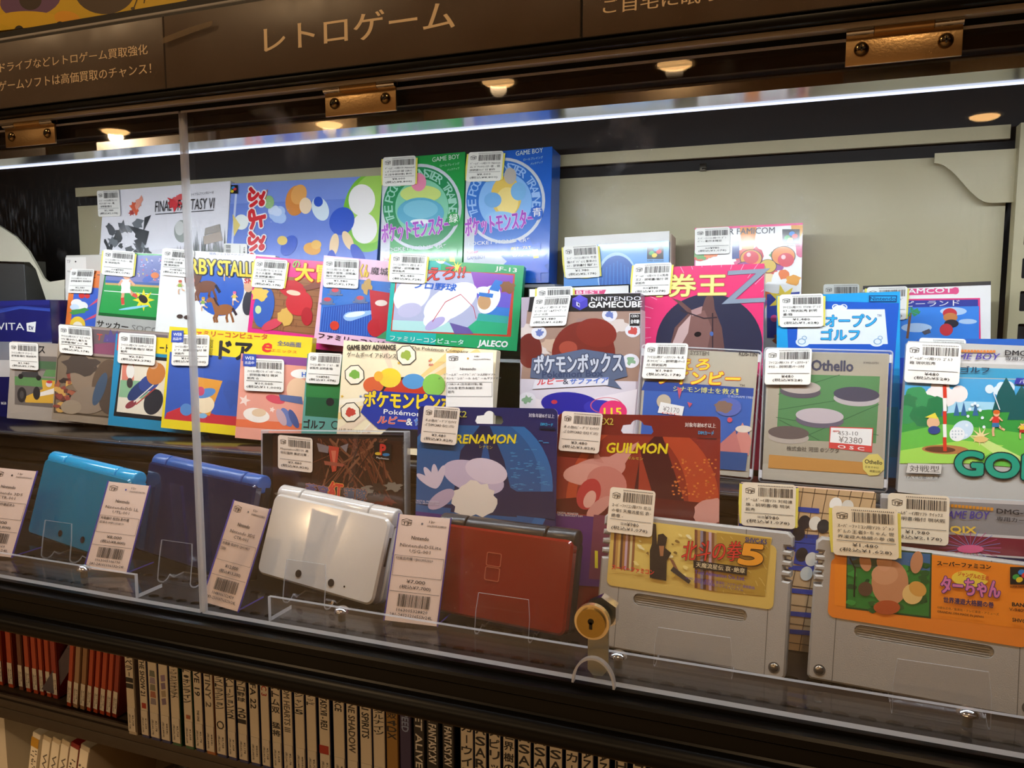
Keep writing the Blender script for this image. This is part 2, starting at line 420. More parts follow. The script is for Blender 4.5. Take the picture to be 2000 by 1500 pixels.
def sticker(parent, face, TL, TR, BL, lines, price, tax, web=False, yellow=False, y=-.0022, col='#efece4', seed=None):
    q = [face.loc(*k) for k in (TL, TR, BL)]
    a = Vector(q[1])-Vector(q[0]); d = Vector(q[2])-Vector(q[0])
    W, H = a.length, d.length
    P = []
    rr = .07
    for cx, cy, st in ((1-rr, rr, -90), (1-rr, 1-rr, 0), (rr, 1-rr, 90), (rr, rr, 180)):
        for k in range(5):
            t = math.radians(st+22.5*k); P.append((cx+rr*math.cos(t), cy+rr*math.sin(t)*W/H))
    P2 = [tuple(Vector(q[0])+a*u+d*v) for u, v in P][::-1]
    o = slab('price_sticker', P2, .0004, mat('sticker_paper_'+col, col, .45), parent, y0=y, smooth=False)
    if yellow:
        yq = [tuple(Vector(q[0])+a*u+d*v) for u, v in ((-.05, .03), (-.06, .5), (-.03, .97), (.6, 1.03), (1.04, .98), (1.05, .06))]
        slab('old_yellow_sticker', yq, .0003, mat('sticker_yellow', '#e6d95a', .5), parent, y0=y+.0005, smooth=False)
    C = Canvas(face, y-.00003, quad=q); R = seed or hash_(price+''.join(lines))
    tflogo(C, .07, .09, .17, .16)
    for i in range(22): C.p('#55504c', .30+i*.03, .058, .315+i*.03, .058, .315+i*.03, .035, .30+i*.03, .035); C.n -= 1
    barcode(C, .31, .09, .95, .30, R)
    n = len(lines); yy = .43; st = .115
    for i, ln in enumerate(lines):
        full = sum(.5 if (0xff61 <= ord(ch) <= 0xff9f or ord(ch) < 256) else 1 for ch in ln)
        C.t(INK, ln, .08, yy+i*st, .08+min(.88, full*.086), yy+i*st, .082, .008, res=1)
    C.line(INK, .008, .06, .70, .96, .70)
    C.t(INK, price, .5-.033*len(price), .825, .5+.033*len(price), .825, .085, .012, res=1)
    C.t(INK, tax, .5-.038*len(tax)-.02, .94, .5+.038*len(tax)+.02, .94, .095, .012, res=1)
    if web:
        C.p('#2f4ba8', -.03, .24, .30, .24, .30, -.16, -.03, -.16); C.t('#ffffff', 'WEB', .02, .02, .25, .02, .1, .02); C.t('#ffffff', '出品中', .02, .17, .25, .17, .1, .01)
    C.build(o, PR_P, 'printing', 'printed_text'); return o
def hash_(s):
    h = 7
    for ch in s: h = (h*131+ord(ch)) % 1000003
    return h
FACES = {}
def Yauto(q, tilt, yaw, z):
    lo, hi = -.02, .3
    for _ in range(24):
        m = (lo+hi)/2
        if Face(q, m, tilt, yaw).low() > z: lo = m
        else: hi = m
    return m
def carton(name, label, q, Yb, tilt, yaw, thick, cols, cat='game box', group=None, bev=.0007, m=None, key=None, rough=.35, ext=None):
    f = Face(q, Yb, tilt, yaw)
    if ext is not None: f.extend(ext)
    r = empty(name, f.M, label, cat, group)
    o = box('carton', m or mat('carton_'+cols, cols, rough, coat=.3), -f.w/2, f.w/2, 0, thick, 0, f.h, r, bev, 1)
    FACES[key or name] = f; return r, f, Canvas(f)
# ================================================================ the shop room
def S(o): return tag(o, kind='structure')
BROWN = mat('shop_ceiling_paint', '#6b5038', .8); 
S(box('floor', mat('shop_floor', '#64533f', .6, var=.1), -9, 6, -9, 1.2, -.02, 0))
S(box('ceiling', BROWN, -9, 6, -9, 1.2, CEIL, CEIL+.05))
S(box('wall_front', mat('shop_wall_far', '#6a5138', .8), -9, 6, -9.1, -9, 0, CEIL))
S(box('wall_left', mat('shop_wall_side', '#5a4633', .8), -9.1, -9, -9, 1.2, 0, CEIL))
S(box('wall_right', mat('shop_wall_side', '#5a4633', .8), 6, 6.1, -9, 1.2, 0, CEIL))
S(box('wall_back', mat('dark_wall', '#1c1815', .8), -9, 6, .62, .7, 0, CEIL))
for i, (x, y) in enumerate(DOWNLIGHTS):
    r = empty('ceiling_downlight', Matrix.Translation((x, y, CEIL)), 'round warm ceiling downlight mirrored in the doors, '+('over the left door', 'left of the middle hinge', 'right of the middle hinge', 'near the top middle', 'lowest at the right', 'out of view at the left', 'out of view at the right')[i], 'light', 'ceiling downlights')
    bm = bmesh.new(); bcyl(bm, (0, 0, -.004), (0, 0, 1), .125, .008, 32); bmo('trim_ring', bm, mat('lamp_trim', '#d8d0c4', .5), r)
    bm = bmesh.new(); bdome(bm, (0, 0, -.0085), (0, 0, -1), .1, .03, 24); bmo('lamp_disc', bm, emit('lamp_glow', '#ffc27a', 16), r)
# ================================================================ the display case
Z = lambda z: ZC+z
TRAY = Z(-.237); XL, XR = -1.25, .42
BLK = mat('black_satin_metal', '#0a0908', .34, spec=.18); BLKG = mat('black_gloss', '#0c0b0b', .18)
CREAM = mat('cream_enamel_steel', '#bab08c', .42, var=.1, vscale=12)
def casepart(name, label, cat='display case'): return empty(name, Matrix.Translation((-.4, .15, TRAY)), label, cat)
case = casepart('display_tray', 'black perforated display tray with rounded front moulding')
cback = casepart('steel_panel', 'cream steel back panel of the display case')
ccan = casepart('case_canopy', 'black canopy over the doors of the display case')
cm = Matrix.Translation((-.4, .15, TRAY))
def cbox(name, m, x0, x1, y0, y1, z0, z1, bev=0):
    par = cback if name in ('back_panel', 'panel_top_trim', 'dark_backing', 'panel_seam') else ccan if name in ('roof_board', 'canopy_front', 'canopy_edge', 'canopy_rail') else case
    return box(name, m, x0+.4, x1+.4, y0-.15, y1-.15, z0-TRAY, z1-TRAY, par, bev)
PX0, PX1 = -.885, .140
cbox('back_panel', CREAM, PX0, PX1, .312, .316, Z(-.23), Z(.1185))
cbox('panel_top_trim', CREAM, PX0, PX1, .310, .316, Z(.130), Z(.141))
cbox('dark_backing', mat('case_dark_backing', '#15120f', .7), XL, XR, .328, .333, Z(-.23), Z(.195))
cbox('roof_board', mat('case_roof', '#15120f', .6), XL, XR, .001, .333, Z(.196), Z(.204))
cbox('canopy_front', mat('case_canopy_front', '#0b0a09', .5), XL, XR, .0075, .0115, Z(.122), Z(.196))
cbox('canopy_edge', mat('canopy_edge_strip', '#d8dae0', .25), XL, XR, -.006, .001, Z(.1345), Z(.1372), .0004)
cbox('canopy_rail', BLK, XL, XR, -.012, .001, Z(.1375), Z(.1425), .0006)
for zz in (-.225, -.19, -.155): cbox('panel_seam', mat('panel_seam', '#b8b29c', .5), PX0, PX1, .3115, .312, Z(zz), Z(zz+.0012))
# perforated black tray, holes along the front
nx = int((XR-XL)/.0142); Vt = []; Ft = []
def hole_row(y0, y1, r):
    for i in range(nx):
        cx = XL+(i+.5)*.0142; cy = (y0+y1)/2; hw, hh = .0071, (y1-y0)/2; b = len(Vt); n = 16
        for k in range(n):
            t = 2*math.pi*k/n; c, s_ = math.cos(t), math.sin(t); q = max(abs(c)/hw, abs(s_)/hh)
            Vt.append((cx+c/q, cy+s_/q, 0)); Vt.append((cx+r*1.25*c, cy+r*.8*s_, 0)); Vt.append((cx+r*1.25*c, cy+r*.8*s_, -.0016))
        for k in range(n):
            a = b+3*k; d = b+3*((k+1) % n); Ft.append((a, d, d+1, a+1)); Ft.append((a+1, d+1, d+2, a+2))
def flat(y0, y1):
    b = len(Vt); Vt.extend([(XL, y0, 0), (XR, y0, 0), (XR, y1, 0), (XL, y1, 0)]); Ft.append((b, b+1, b+2, b+3))
flat(-.002, .016); hole_row(.016, .030, .0040); flat(.030, .052); hole_row(.052, .066, .0040); flat(.066, .311)
TR_M = mat('tray_black_enamel', '#101013', .3, spec=.25)
o = mk('tray', [(x+.4, y-.15, z) for x, y, z in Vt], Ft, TR_M, case)
cbox('tray_underside', BLK, XL, XR, -.0015, .31, TRAY-.033, TRAY-.006)
# front moulding, one rolled profile drawn along the case
def extrude_x(name, prof, x0, x1, m, parent, smooth=True):
    n = len(prof); V = [(x, p[0], p[1]) for x in (x0, x1) for p in prof]; Fs = []
    for i in range(n): Fs.append((i, (i+1) % n, n+(i+1) % n, n+i))
    for t in tessellate_polygon([[Vector((p[0], p[1], 0)) for p in prof]]): Fs.append(tuple(t)); Fs.append(tuple(n+i for i in t[::-1]))
    bm = bmesh.new(); vs = [bm.verts.new(v) for v in V]
    for f in Fs:
        try: bm.faces.new([vs[i] for i in f])
        except ValueError: pass
    bmesh.ops.recalc_face_normals(bm, faces=bm.faces)
    return bmo(name, bm, m, parent, smooth=smooth)
prof = [(-.002, .0005), (-.002, .0040), (-.0035, .0040), (-.0035, .0012), (-.011, .0008), (-.0125, -.0008), (-.0125, -.0055), (-.011, -.0065), (-.0100, -.0075), (-.0105, -.0160), (-.0115, -.0172)]
for k in range(11):
    t = math.radians(80-17*k); prof.append((-.0115-.0085*math.cos(t), -.0255+.0085*math.sin(t)))
prof += [(-.008, -.0345), (-.006, -.0353), (.01, -.0353), (.01, .0)]
extrude_x('front_moulding', [(y-.15, z) for y, z in prof], XL+.4, XR+.4, BLK, case)
# tiered risers: black slatted front with a gloss top, clear steps behind
T1 = Z(-.1378); S3, S4 = Z(-.0525), Z(.0145); T1E = T1+.0005
rz = empty('tier_riser', Matrix.Translation((-.42, .2, TRAY)), 'black slatted riser with gloss top step running behind the consoles', 'riser')
def rbx(name, m, x0, x1, y0, y1, z0, z1, bev=.0006): return box(name, m, x0+.42, x1+.42, y0-.2, y1-.2, z0-TRAY, z1-TRAY, rz, bev)
SL = mat('riser_black', '#171513', .3)
for k in range(7):
    z0 = TRAY+.002+k*.0131; rbx('slat', SL, -1.22, .30, .139, .151, z0, z0+.0106, .0016)
rbx('riser_back', mat('riser_core', '#080808', .7), -1.22, .30, .152, .157, TRAY+.001, T1-.0065)
rbx('top_step', BLKG, -1.22, .30, .133, .2465, T1-.006, T1, .0012)
rbx('bright_lip', mat('riser_lip_aluminium', '#8d8f96', .25, metal=.8), -1.22, .30, .1315, .133, T1-.0035, T1-.0005, .0004)
# LED bar
lb = empty('led_light_bar', Matrix.Translation((0, LED_Y, LED_Z)), 'long aluminium light bar with white led dots under the case roof', 'light bar')
extrude_x('profile', [(-.028, 0), (.003, 0), (.0095, .004), (.0095, .008), (-.028, .008)], LED_X0, LED_X1, mat('led_profile_aluminium', '#b4b6ba', .13, metal=.9), lb, smooth=False)
extrude_x('diffuser', [(.0005, -.0001), (.0010, -.0012), (.0045, -.0006), (.0045, .0006)], LED_X0+.30, LED_X1-.02, emit('led_diffuser_glow', '#dfeaff', 1.6), lb, smooth=False)
lv, lf = [], []
x = LED_X0+.05
dm = emit('led_dot_glow', '#f2f7ff', 90)
bmled = None
while x < LED_X1-.03:
    if bmled is None:
        bm = bmesh.new(); bdome(bm, (0, 0, 0), (0, .72, -.69), .0019, .0014, 8); od = bmo('led_dot', bm, dm, lb); bmled = od
    else:
        od = link(bmled.copy(), lb)
    od.location = (x, .0070, .0018); x += .0182
# slotted post, gussets at the right and left
def post(x0, x1, label, slots=True):
    r = empty('slotted_post', Matrix.Translation((x0, .29, TRAY)), label, 'post')
    W = x1-x0; hl = []
    if slots:
        for k in range(14): z0 = .02+k*.026; hl.append(rrect(.006, .016, .001, x=W*.16, z=z0, n=2)[::-1])
    slab('post_face', [(0, -.06), (W, -.06), (W, .375), (0, .375)], .0018, CREAM, r, holes=hl, smooth=False)
    box('post_core', mat('post_dark', '#0d0c0c', .8), .0015, W-.001, .004, .012, -.06, .374, r)
    slab('post_side', [(-.004, -.06), (0, -.06), (0, .375), (-.004, .375)], .016, CREAM, r, smooth=False); return r
post(.147, .185, 'cream slotted steel post at the right of the back panel')
def scurve(x0, x1, z0, z1):
    P = [];
    for k in range(15):
        t = k/14; P.append((x0+(x1-x0)*t, z0+(z1-z0)*(.5-.5*math.cos(math.pi*t))))
    return P
g = empty('shelf_gusset', Matrix.Translation((.14, .30, Z(.1))), 'cream curved gusset plate at the top right of the back panel', 'bracket')
slab('plate', scurve(-.055, -.012, .012, -.022)+[(.004, -.022), (.004, .02), (-.055, .02)], .002, CREAM, g, smooth=False)
gp = [(-80, 392), (0, 442), (30, 462), (55, 490), (72, 520), (84, 543), (94, 551), (126, 546), (126, 592), (92, 592), (80, 556), (70, 526), (58, 512), (0, 510), (-80, 508)]
go = onY(0, 510, .244); g = empty('shelf_gusset', Matrix.Translation(go), 'large cream curved gusset plate at the left end of the case', 'bracket')
slab('plate', [((lambda p: (p.x-go.x, p.z-go.z))(onY(x, y, .244))) for x, y in gp][::-1], .003, mat('cream_gusset', '#cfc9b2', .45), g, smooth=False)
pc = onY(1373, 327, .308); g = empty('panel_clip', Matrix.Translation(pc), 'small dark metal clip at the top of the back panel', 'clip')
box('tab', mat('clip_steel', '#3a352c', .35, metal=.8), -.003, .003, -.001, .0015, -.0035, .0035, g, .0005); box('bend', mat('clip_steel', '#3a352c', .35, metal=.8), -.0005, .003, -.004, -.0012, -.0035, -.001, g, .0004)
# acrylic steps
def step(label, x0, x1, y0, y1, zt, zb):
    r = empty('acrylic_step', Matrix.Translation(((x0+x1)/2, (y0+y1)/2, zb)), label, 'display stand')
    W = (x1-x0)/2; Dp = (y1-y0)/2; h = zt-zb
    def b(n, *a):
        bm = bbox(bmesh.new(), *a); o = bmo(n, bm, AC, r, mats=[AC, AC_E2])
        for p in o.data.polygons:
            if p.area < (h+2*Dp)*.004+1e-5 or abs(p.normal.y) > .9 and n == 'top_plate': p.material_index = 1
        return o
    b('top_plate', -W, W, -Dp, Dp, h-.003, h); b('leg_plate', -W, -W+.003, -Dp, Dp, 0, h-.0031); b('leg_plate', W-.003, W, -Dp, Dp, 0, h-.0031)
    
step('clear acrylic step carrying the middle row of cartridge boxes', -.775, -.215, .208, .248, S3, T1+.0002)
step('tall clear acrylic step carrying the back row of boxes', -.86, -.228, .2545, .302, S4, Z(-.2365))
# ---------------------------------------------------------------- doors
def door(label, x0, x1):
    z0, z1 = Z(-.2325), Z(.1312); r = empty('acrylic_door', Matrix.Translation(((x0+x1)/2, 0, z0)), label, 'door')
    W = x1-x0; H = z1-z0
    o = box('pane', AC_D, -W/2, W/2, 0, .0058, 0, H, r)
    o.data.materials.append(AC_E); o.data.materials.append(AC)
    for p in o.data.polygons:
        if abs(p.normal.y) < .5: p.material_index = 1
        elif p.normal.y > .5: p.material_index = 2
    box('added_edge_gleam', AC_E, -W/2, W/2, -.0003, -.00002, H-.0016, H-.0002, r)  # pale strip added to stand in for LED light gathering in the edge
    return r
SEAM = onY(354, 400, 0).x
SEAM = (onY(350, 220, 0).x+onY(392, 1197, 0).x)/2
door('left clear acrylic door with smudges, in front of the racing game', XL+.02, SEAM-.0008)
door('right clear acrylic door with smudges and the brass lock', SEAM+.0016, XR)
GOLD = mat('brushed_steel_hinge', '#c9a878', .34, metal=.9, bump=.08, bscale=900); CHR = mat('chrome', '#cfd0d2', .12, metal=1); DKS = mat('dark_screw', '#7d6a4c', .2, metal=1)
def hinge(px0, px1, label):
    x0, x1 = onY(*px0, -.002).x, onY(*px1, -.002).x; zt = Z(.1326); r = empty('door_hinge', Matrix.Translation(((x0+x1)/2, -.0003, zt)), label, 'hinge', 'hinges of the acrylic doors')
    W = x1-x0
    box('leaf', GOLD, -W/2, W/2, -.0018, -.0002, -.0155, -.0012, r, .0003)
    box('upper_leaf', GOLD, -W/2, W/2, .0004, .0012, .0, .003, r)
    for a, b_, m in ((-.5, -.26, CHR), (-.255, .255, GOLD), (.26, .5, CHR)):
        bm = bmesh.new(); bcyl(bm, ((a+b_)/2*W, -.0022, .0005), (1, 0, 0), .0021, (b_-a)*W, 16); bmo('knuckle', bm, m, r, smooth=True)
    for sx in (-.36, .36):
        bm = bmesh.new(); bdome(bm, (sx*W, -.0018, -.0078), (0, -1, 0), .0036, .0022, 20); s_ = bmo('screw', bm, DKS, r, smooth=True)
        bm = bmesh.new(); bbox(bm, sx*W-.0016, sx*W+.0016, -.0041, -.0036, -.0082, -.0074); bbox(bm, sx*W-.0004, sx*W+.0004, -.0041, -.0036, -.0094, -.0062); bmo('cross_slot', bm, mat('screw_slot', '#17130e', .6), s_)
hinge((10, 262), (107, 262), 'leftmost door hinge, on the left clear door')
hinge((635, 200), (773, 200), 'middle door hinge, left hinge of the right clear door')
hinge((1652, 95), (1880, 85), 'largest looking hinge at the top right corner')
# lock
lk = empty('cam_lock', Matrix.Translation(onY(1158, 1212, -.002)), 'round brass cam lock with keyhole on the right door', 'lock')
BRS = mat('brass', '#e6d2a4', .2, metal=.7)
bm = bmesh.new(); bcyl(bm, (.003, .012, .0015), (0, 1, 0), .0105, .008, 6); bmo('hex_nut', bm, CHR, lk)
bm = bmesh.new(); bcyl(bm, (0, -.001, 0), (0, 1, 0), .0108, .004, 40); bbox(bm, 0, 0, 0, 0, 0, 0); bmo('rim', bm, BRS, lk, smooth=True)
bm = bmesh.new(); bcyl(bm, (0, -.0035, 0), (0, 1, 0), .0088, .003, 40); cy = bmo('cylinder_face', bm, mat('lock_face', '#a88c48', .22, metal=.8), lk, smooth=True)
bm = bmesh.new(); bcyl(bm, (0, -.0052, .0012), (0, 1, 0), .0018, .0006, 16); bbox(bm, -.0009, .0009, -.0055, -.0049, -.0035, .001); bmo('keyhole', bm, mat('keyhole_dark', '#1a1408', .5), cy)
slab('cam_plate', [(-.0055, -.0355), (-.002, -.039), (.004, -.0385), (.0075, -.034), (.0075, -.006), (-.0055, -.006)], .0018, mat('cam_steel', '#8f9186', .35, metal=.9), lk, y0=.009)
# acrylic stop pieces along the tray front, with dome bolts
def stop_piece(label, x0, x1):
    r = empty('acrylic_stop', Matrix.Translation(((x0+x1)/2, .012, TRAY)), label, 'stop strip'); W = (x1-x0)/2
    for n, a in (('upright', (-W, W, 0, .0032, .0005, .0200)), ('base_plate', (-W, W, .0034, .0275, .0005, .0036))):
        o = bmo(n, bbox(bmesh.new(), *a), AC, r, mats=[AC, AC_E2, AC_E])
        for p in o.data.polygons:
            if abs(p.normal.x) > .9: p.material_index = 2
            elif n == 'upright' and p.normal.z > .9: p.material_index = 1
stop_piece('left clear acrylic stop strip lying inside the left door', XL+.05, onY(264, 1150, .012).x)
stop_piece('long clear acrylic stop strip lying inside the right door', onY(524, 1195, .012).x, XR-.02)
for (x, y, d) in ((165, 1134, 'left of the seam'), (668, 1218, 'below the white console'), (1207, 1308, 'beside the lock'), (1888, 1428, 'at the bottom right corner')):
    P = onY(x, y, .026); r = empty('dome_bolt', Matrix.Translation((P.x, .026, TRAY+.004)), 'chrome dome head bolt on the clear strip '+d, 'bolt', 'bolts on the stop strips')
    bm = bmesh.new(); bdome(bm, (0, 0, .0072), (0, 0, 1), .0058, .0042, 20); bmo('head', bm, CHR, r, smooth=True)
    bm = bmesh.new(); bcyl(bm, (0, 0, .0038), (0, 0, 1), .0028, .0066, 14); bmo('shank', bm, mat('bolt_shank', '#a89a80', .3, metal=1), r, smooth=True)
# half-round finger pull of bent clear acrylic at the lock
P = onY(1160, 1325, -.002); r = tag(bpy.data.objects.new('finger_pull', None), 'half round clear acrylic arch under the brass lock', 'door pull'); link(r); r.location = (P.x, 0, Z(-.2325))
arc = [(.0135*math.cos(math.radians(a)), .0175*math.sin(math.radians(a))) for a in range(0, 181, 9)]
arc2 = [(x*.90, z*.93) for x, z in arc]
o = slab('arch', arc+arc2[::-1], .004, AC_E2, r, y0=-.0045, smooth=False)
# ---------------------------------------------------------------- header sign
SG = mat('sign_brown_film', '#4c3a28', .4, coat=0, var=.1, vscale=25)
SZ0, SZ1 = Z(.1432), Z(.1905)
hs = empty('header_sign', Matrix.Translation((-.4, -.0135, SZ0)), 'long brown header sign with pale Japanese lettering above the doors', 'sign')
def sign(label, px0, px1):
    x0 = px0 if isinstance(px0, float) else onY(px0, 90, -.012).x; x1 = px1 if isinstance(px1, float) else onY(px1, 90, -.012).x
    Mx = Matrix.Translation(((x0+x1)/2, -.012, SZ0)); f = Face.__new__(Face); f.w, f.h = x1-x0, SZ1-SZ0; f.O = Mx.translation.copy(); f.U = Vector((1, 0, 0)); f.V = Vector((0, 0, 1)); f.n = Vector((0, -1, 0)); f.p = f.O; f.M = Mx
    a = 0 if isinstance(px0, float) else px0; f.k = math.dist(f.loc(a+50, 90), f.loc(a+110, 90))/60
    o = box('sign_board', SG, -f.w/2+.0004, f.w/2-.0004, 0, .003, 0, f.h, hs, .0004); o.location = ((x0+x1)/2+.4, .0015, 0); o['label'] = label; return o, f, Canvas(f)
SC1 = '#f4dcb4'
r, f, C = sign('brown board with two lines of small text', XL, 320)
C.t(SC1, 'ドライブなどレトロゲーム買取強化', 1, 142, 289, 106, 19, .02); C.t(SC1, 'ゲームソフトは高価買取のチャンス！', -1, 179, 296, 144, 20, .02); C.build(r, PR_M)
r, f, C = sign('brown board with large title text', 321, 1134)
C.t(SC1, 'レトロゲーム', 517, 104, 888, 55, 52, .03); C.build(r, PR_M)
r, f, C = sign('brown board cut off by the picture edge', 1136, XR)
C.t(SC1, 'ご自宅に眠っていませんか', 1178, 28, 1675, -28, 30, .02); C.build(r, PR_M)
rl = hs
box('front_film', AC_S, XL+.4, XR+.4, 0, .0006, 0, SZ1-SZ0+.0015, rl); box('bottom_lip', BLK, XL+.4, XR+.4, .0003, .0145, -.0006, -.0001, rl)
box('top_edge', AC_E2, XL+.4, XR+.4, 0, .0012, SZ1-SZ0+.0016, SZ1-SZ0+.0028, rl)
# tape scraps left on the sign joint
tp = tag(bpy.data.objects.new('tape_scrap', None), 'torn clear tape over the joint of the sign panels', 'tape'); link(tp); P = onY(345, 70, -.0142); tp.location = P
random.seed(3)
slab('strip', [(-.012, -.004), (.030, .003), (.031, .006), (.012, .004), (-.011, .0)], .0002, edgemat('tape_haze', '#b9a68c', .35), tp, y0=-.0006, smooth=False)
# ================================================================ goods: back row
W_, K_, R_, B_, Y_, G_ = '#f4f2ee', '#1c1a1c', '#d22a34', '#2b62c8', '#f2d21e', '#1f9a50'
def sfclogo(C, x, y, s, sub=True):
    C.p('#15151a', x, y+s*.85, x+s, y+s*.85, x+s, y, x, y)
    for c, a, b in (('#2a86d8', .55, .25), ('#d83a3a', .72, .40), ('#3aa04a', .28, .48), ('#e8c832', .45, .62)): C.e(c, x+a*s, y+b*s, s*.17, s*.13, -15, 14)
    if sub: C.t('#15151a', 'SUPER FAMICOM', x, y+s*1.0, x+s, y+s*1.0, s*.09)
def puff(C, col, cx, cy, r, n, sd, sp=1.4):
    R = random.Random(sd)
    for i in range(n): C.e(col, cx+R.uniform(-r, r)*sp, cy+R.uniform(-r, r)*.6, r*R.uniform(.5, .9), None, 0, 14)
B4 = 'boxes on the back row'
# --- white fantasy box
r, f, C = carton('game_box', 'white landscape game box with thin black capitals, far left of the back row', ((187, 372), (440, 357), (449, 545), (207, 556)), .2575, 9, 0, .024, '#eceaf0', group=B4, ext=S4)
C.r('#eeecf2', 0, 0, 1, 1); C.p('#e4dfe6', 207, 556, 449, 545, 449, 470, 205, 500)
R = random.Random(5)
for i in range(26): C.blob(R.choice(('#2c2f33', '#4a4d52', '#70757a', '#3a3e40')), R.uniform(205, 290), R.uniform(425, 520), R.uniform(5, 15), R.uniform(4, 11), i, .5, 11, R.uniform(0, 90))
for a in ((283, 425, 296, 420, 280, 455), (250, 440, 292, 452, 285, 480), (262, 470, 280, 462, 274, 490)): C.p('#33363a', *a)
C.blob('#e2623e', 264, 408, 8, 12, 3, .5); C.blob('#f0a48e', 272, 396, 7, 12, 4, .5); C.blob('#b9423a', 258, 416, 6, 5, 9, .4)
for i in range(30):
    x = 345+i*3.2; h = R.uniform(18, 62); b = 512-i*.25; C.p(R.choice(('#6e7368', '#4d524c', '#8c8f86', '#595c58')), x, b, x+R.uniform(3, 6), b, x+3, b-h*.55, x+2, b-h, x+1, b-h*.5)
C.e('#9aa19a', 356, 452, 15, 22); C.e('#d4d6d2', 352, 446, 9, 14); C.p('#b8a89a', 398, 462, 432, 452, 436, 470, 400, 478); C.p('#a29a90', 402, 446, 430, 438, 432, 452, 400, 460)
for i in range(16): C.blob('#4a4e4a', R.uniform(360, 446), R.uniform(492, 512), 7, 5, i, .5, 9)
C.blob('#d8343c', 344, 396, 15, 14, 8, .45, 22); C.blob('#e05a5c', 350, 388, 9, 7, 2, .5)
C.t(K_, 'FINAL', 304, 415, 336, 412, 21); C.t(K_, 'FANTASY VI', 348, 412, 419, 408, 21); C.line('#3a3a3e', 1.2, 305, 419, 419, 411); C.t('#44444a', 'ファイナルファンタジーVI', 370, 384, 418, 379, 6)
C.build(r, PR_S); sticker(r, f, (192, 374), (235, 372), (195, 424), ['ｽｰﾊﾟｰﾌｧﾐｺﾝ用ｿﾌﾄ ﾌｧｲ', 'ﾅﾙﾌｧﾝﾀｼﾞｰVI - 箱', '- 説明書/箱付'], '¥1,980', '(税込¥2,178)')
# --- periwinkle box lying on its side
r, f, C = carton('game_box', 'periwinkle blue game box lying sideways with red lettering, back row', ((441, 357), (737, 346), (744, 540), (450, 546)), .2575, 9, 0, .024, '#5f78cc', group=B4, ext=S4)
C.r('#6b86d6', 0, 0, 1, 1); C.r('#7d96e0', 0, 0, 1, .2); C.r('#c9d4f2', .03, .03, .045, .97)
C.e('#7cc23a', 722, 415, 52, 78, 8, 40); C.e('#a9d860', 726, 408, 44, 68, 8, 30); C.e(W_, 707, 391, 26, 31, 0, 28); C.e(W_, 712, 446, 25, 30, 0, 28);
for c, x, y, rx, ry, ro in (('#d98a3e', 578, 392, 20, 30, 10), ('#e8a85c', 584, 380, 15, 20, 20), ('#f2d8b4', 597, 402, 12, 16, 0), ('#d6e6ee', 626, 408, 16, 24, -20), ('#2f57c4', 622, 394, 9, 10, 0), ('#2f57c4', 668, 432, 24, 28, 25), ('#f0d2a4', 653, 478, 9, 22, 8), ('#f0d2a4', 680, 470, 9, 20, -25), ('#2c4fc0', 647, 514, 10, 26, 3), ('#2c4fc0', 700, 500, 11, 26, -28), ('#e9a63c', 610, 486, 17, 12, 10), ('#f0bc54', 618, 478, 10, 9, 0)): C.e(c, x, y, rx, ry, ro)
puff(C, '#aac6f2', 540, 420, 14, 9, 4, .7); puff(C, '#cfe0fa', 538, 412, 9, 6, 5, .7); C.e('#2f57c4', 565, 480, 14, 22, 30); C.e('#e8c864', 552, 470, 10, 9); C.e('#e9efe9', 472, 434, 14, 15); C.p('#e8d27a', 455, 418, 470, 440, 458, 462); C.e('#93c07a', 526, 395, 10, 13); C.p('#c8744a', 506, 382, 524, 370, 518, 400)
for i, ch in enumerate('ぷよぷよ'):
    y0 = 368+i*43; C.tv('#d8262e', ch, 486, y0, 487+(i % 2), y0+38, 34, .1, W_, .12)
sfclogo(C, 446, 362, 20, False); C.build(r, PR_S)
sticker(r, f, (440, 540), (440, 476), (485, 542), ['ｽｰﾊﾟｰﾌｧﾐｺﾝ用ｿﾌﾄ'], '¥2,480', '(税込¥2,780)')
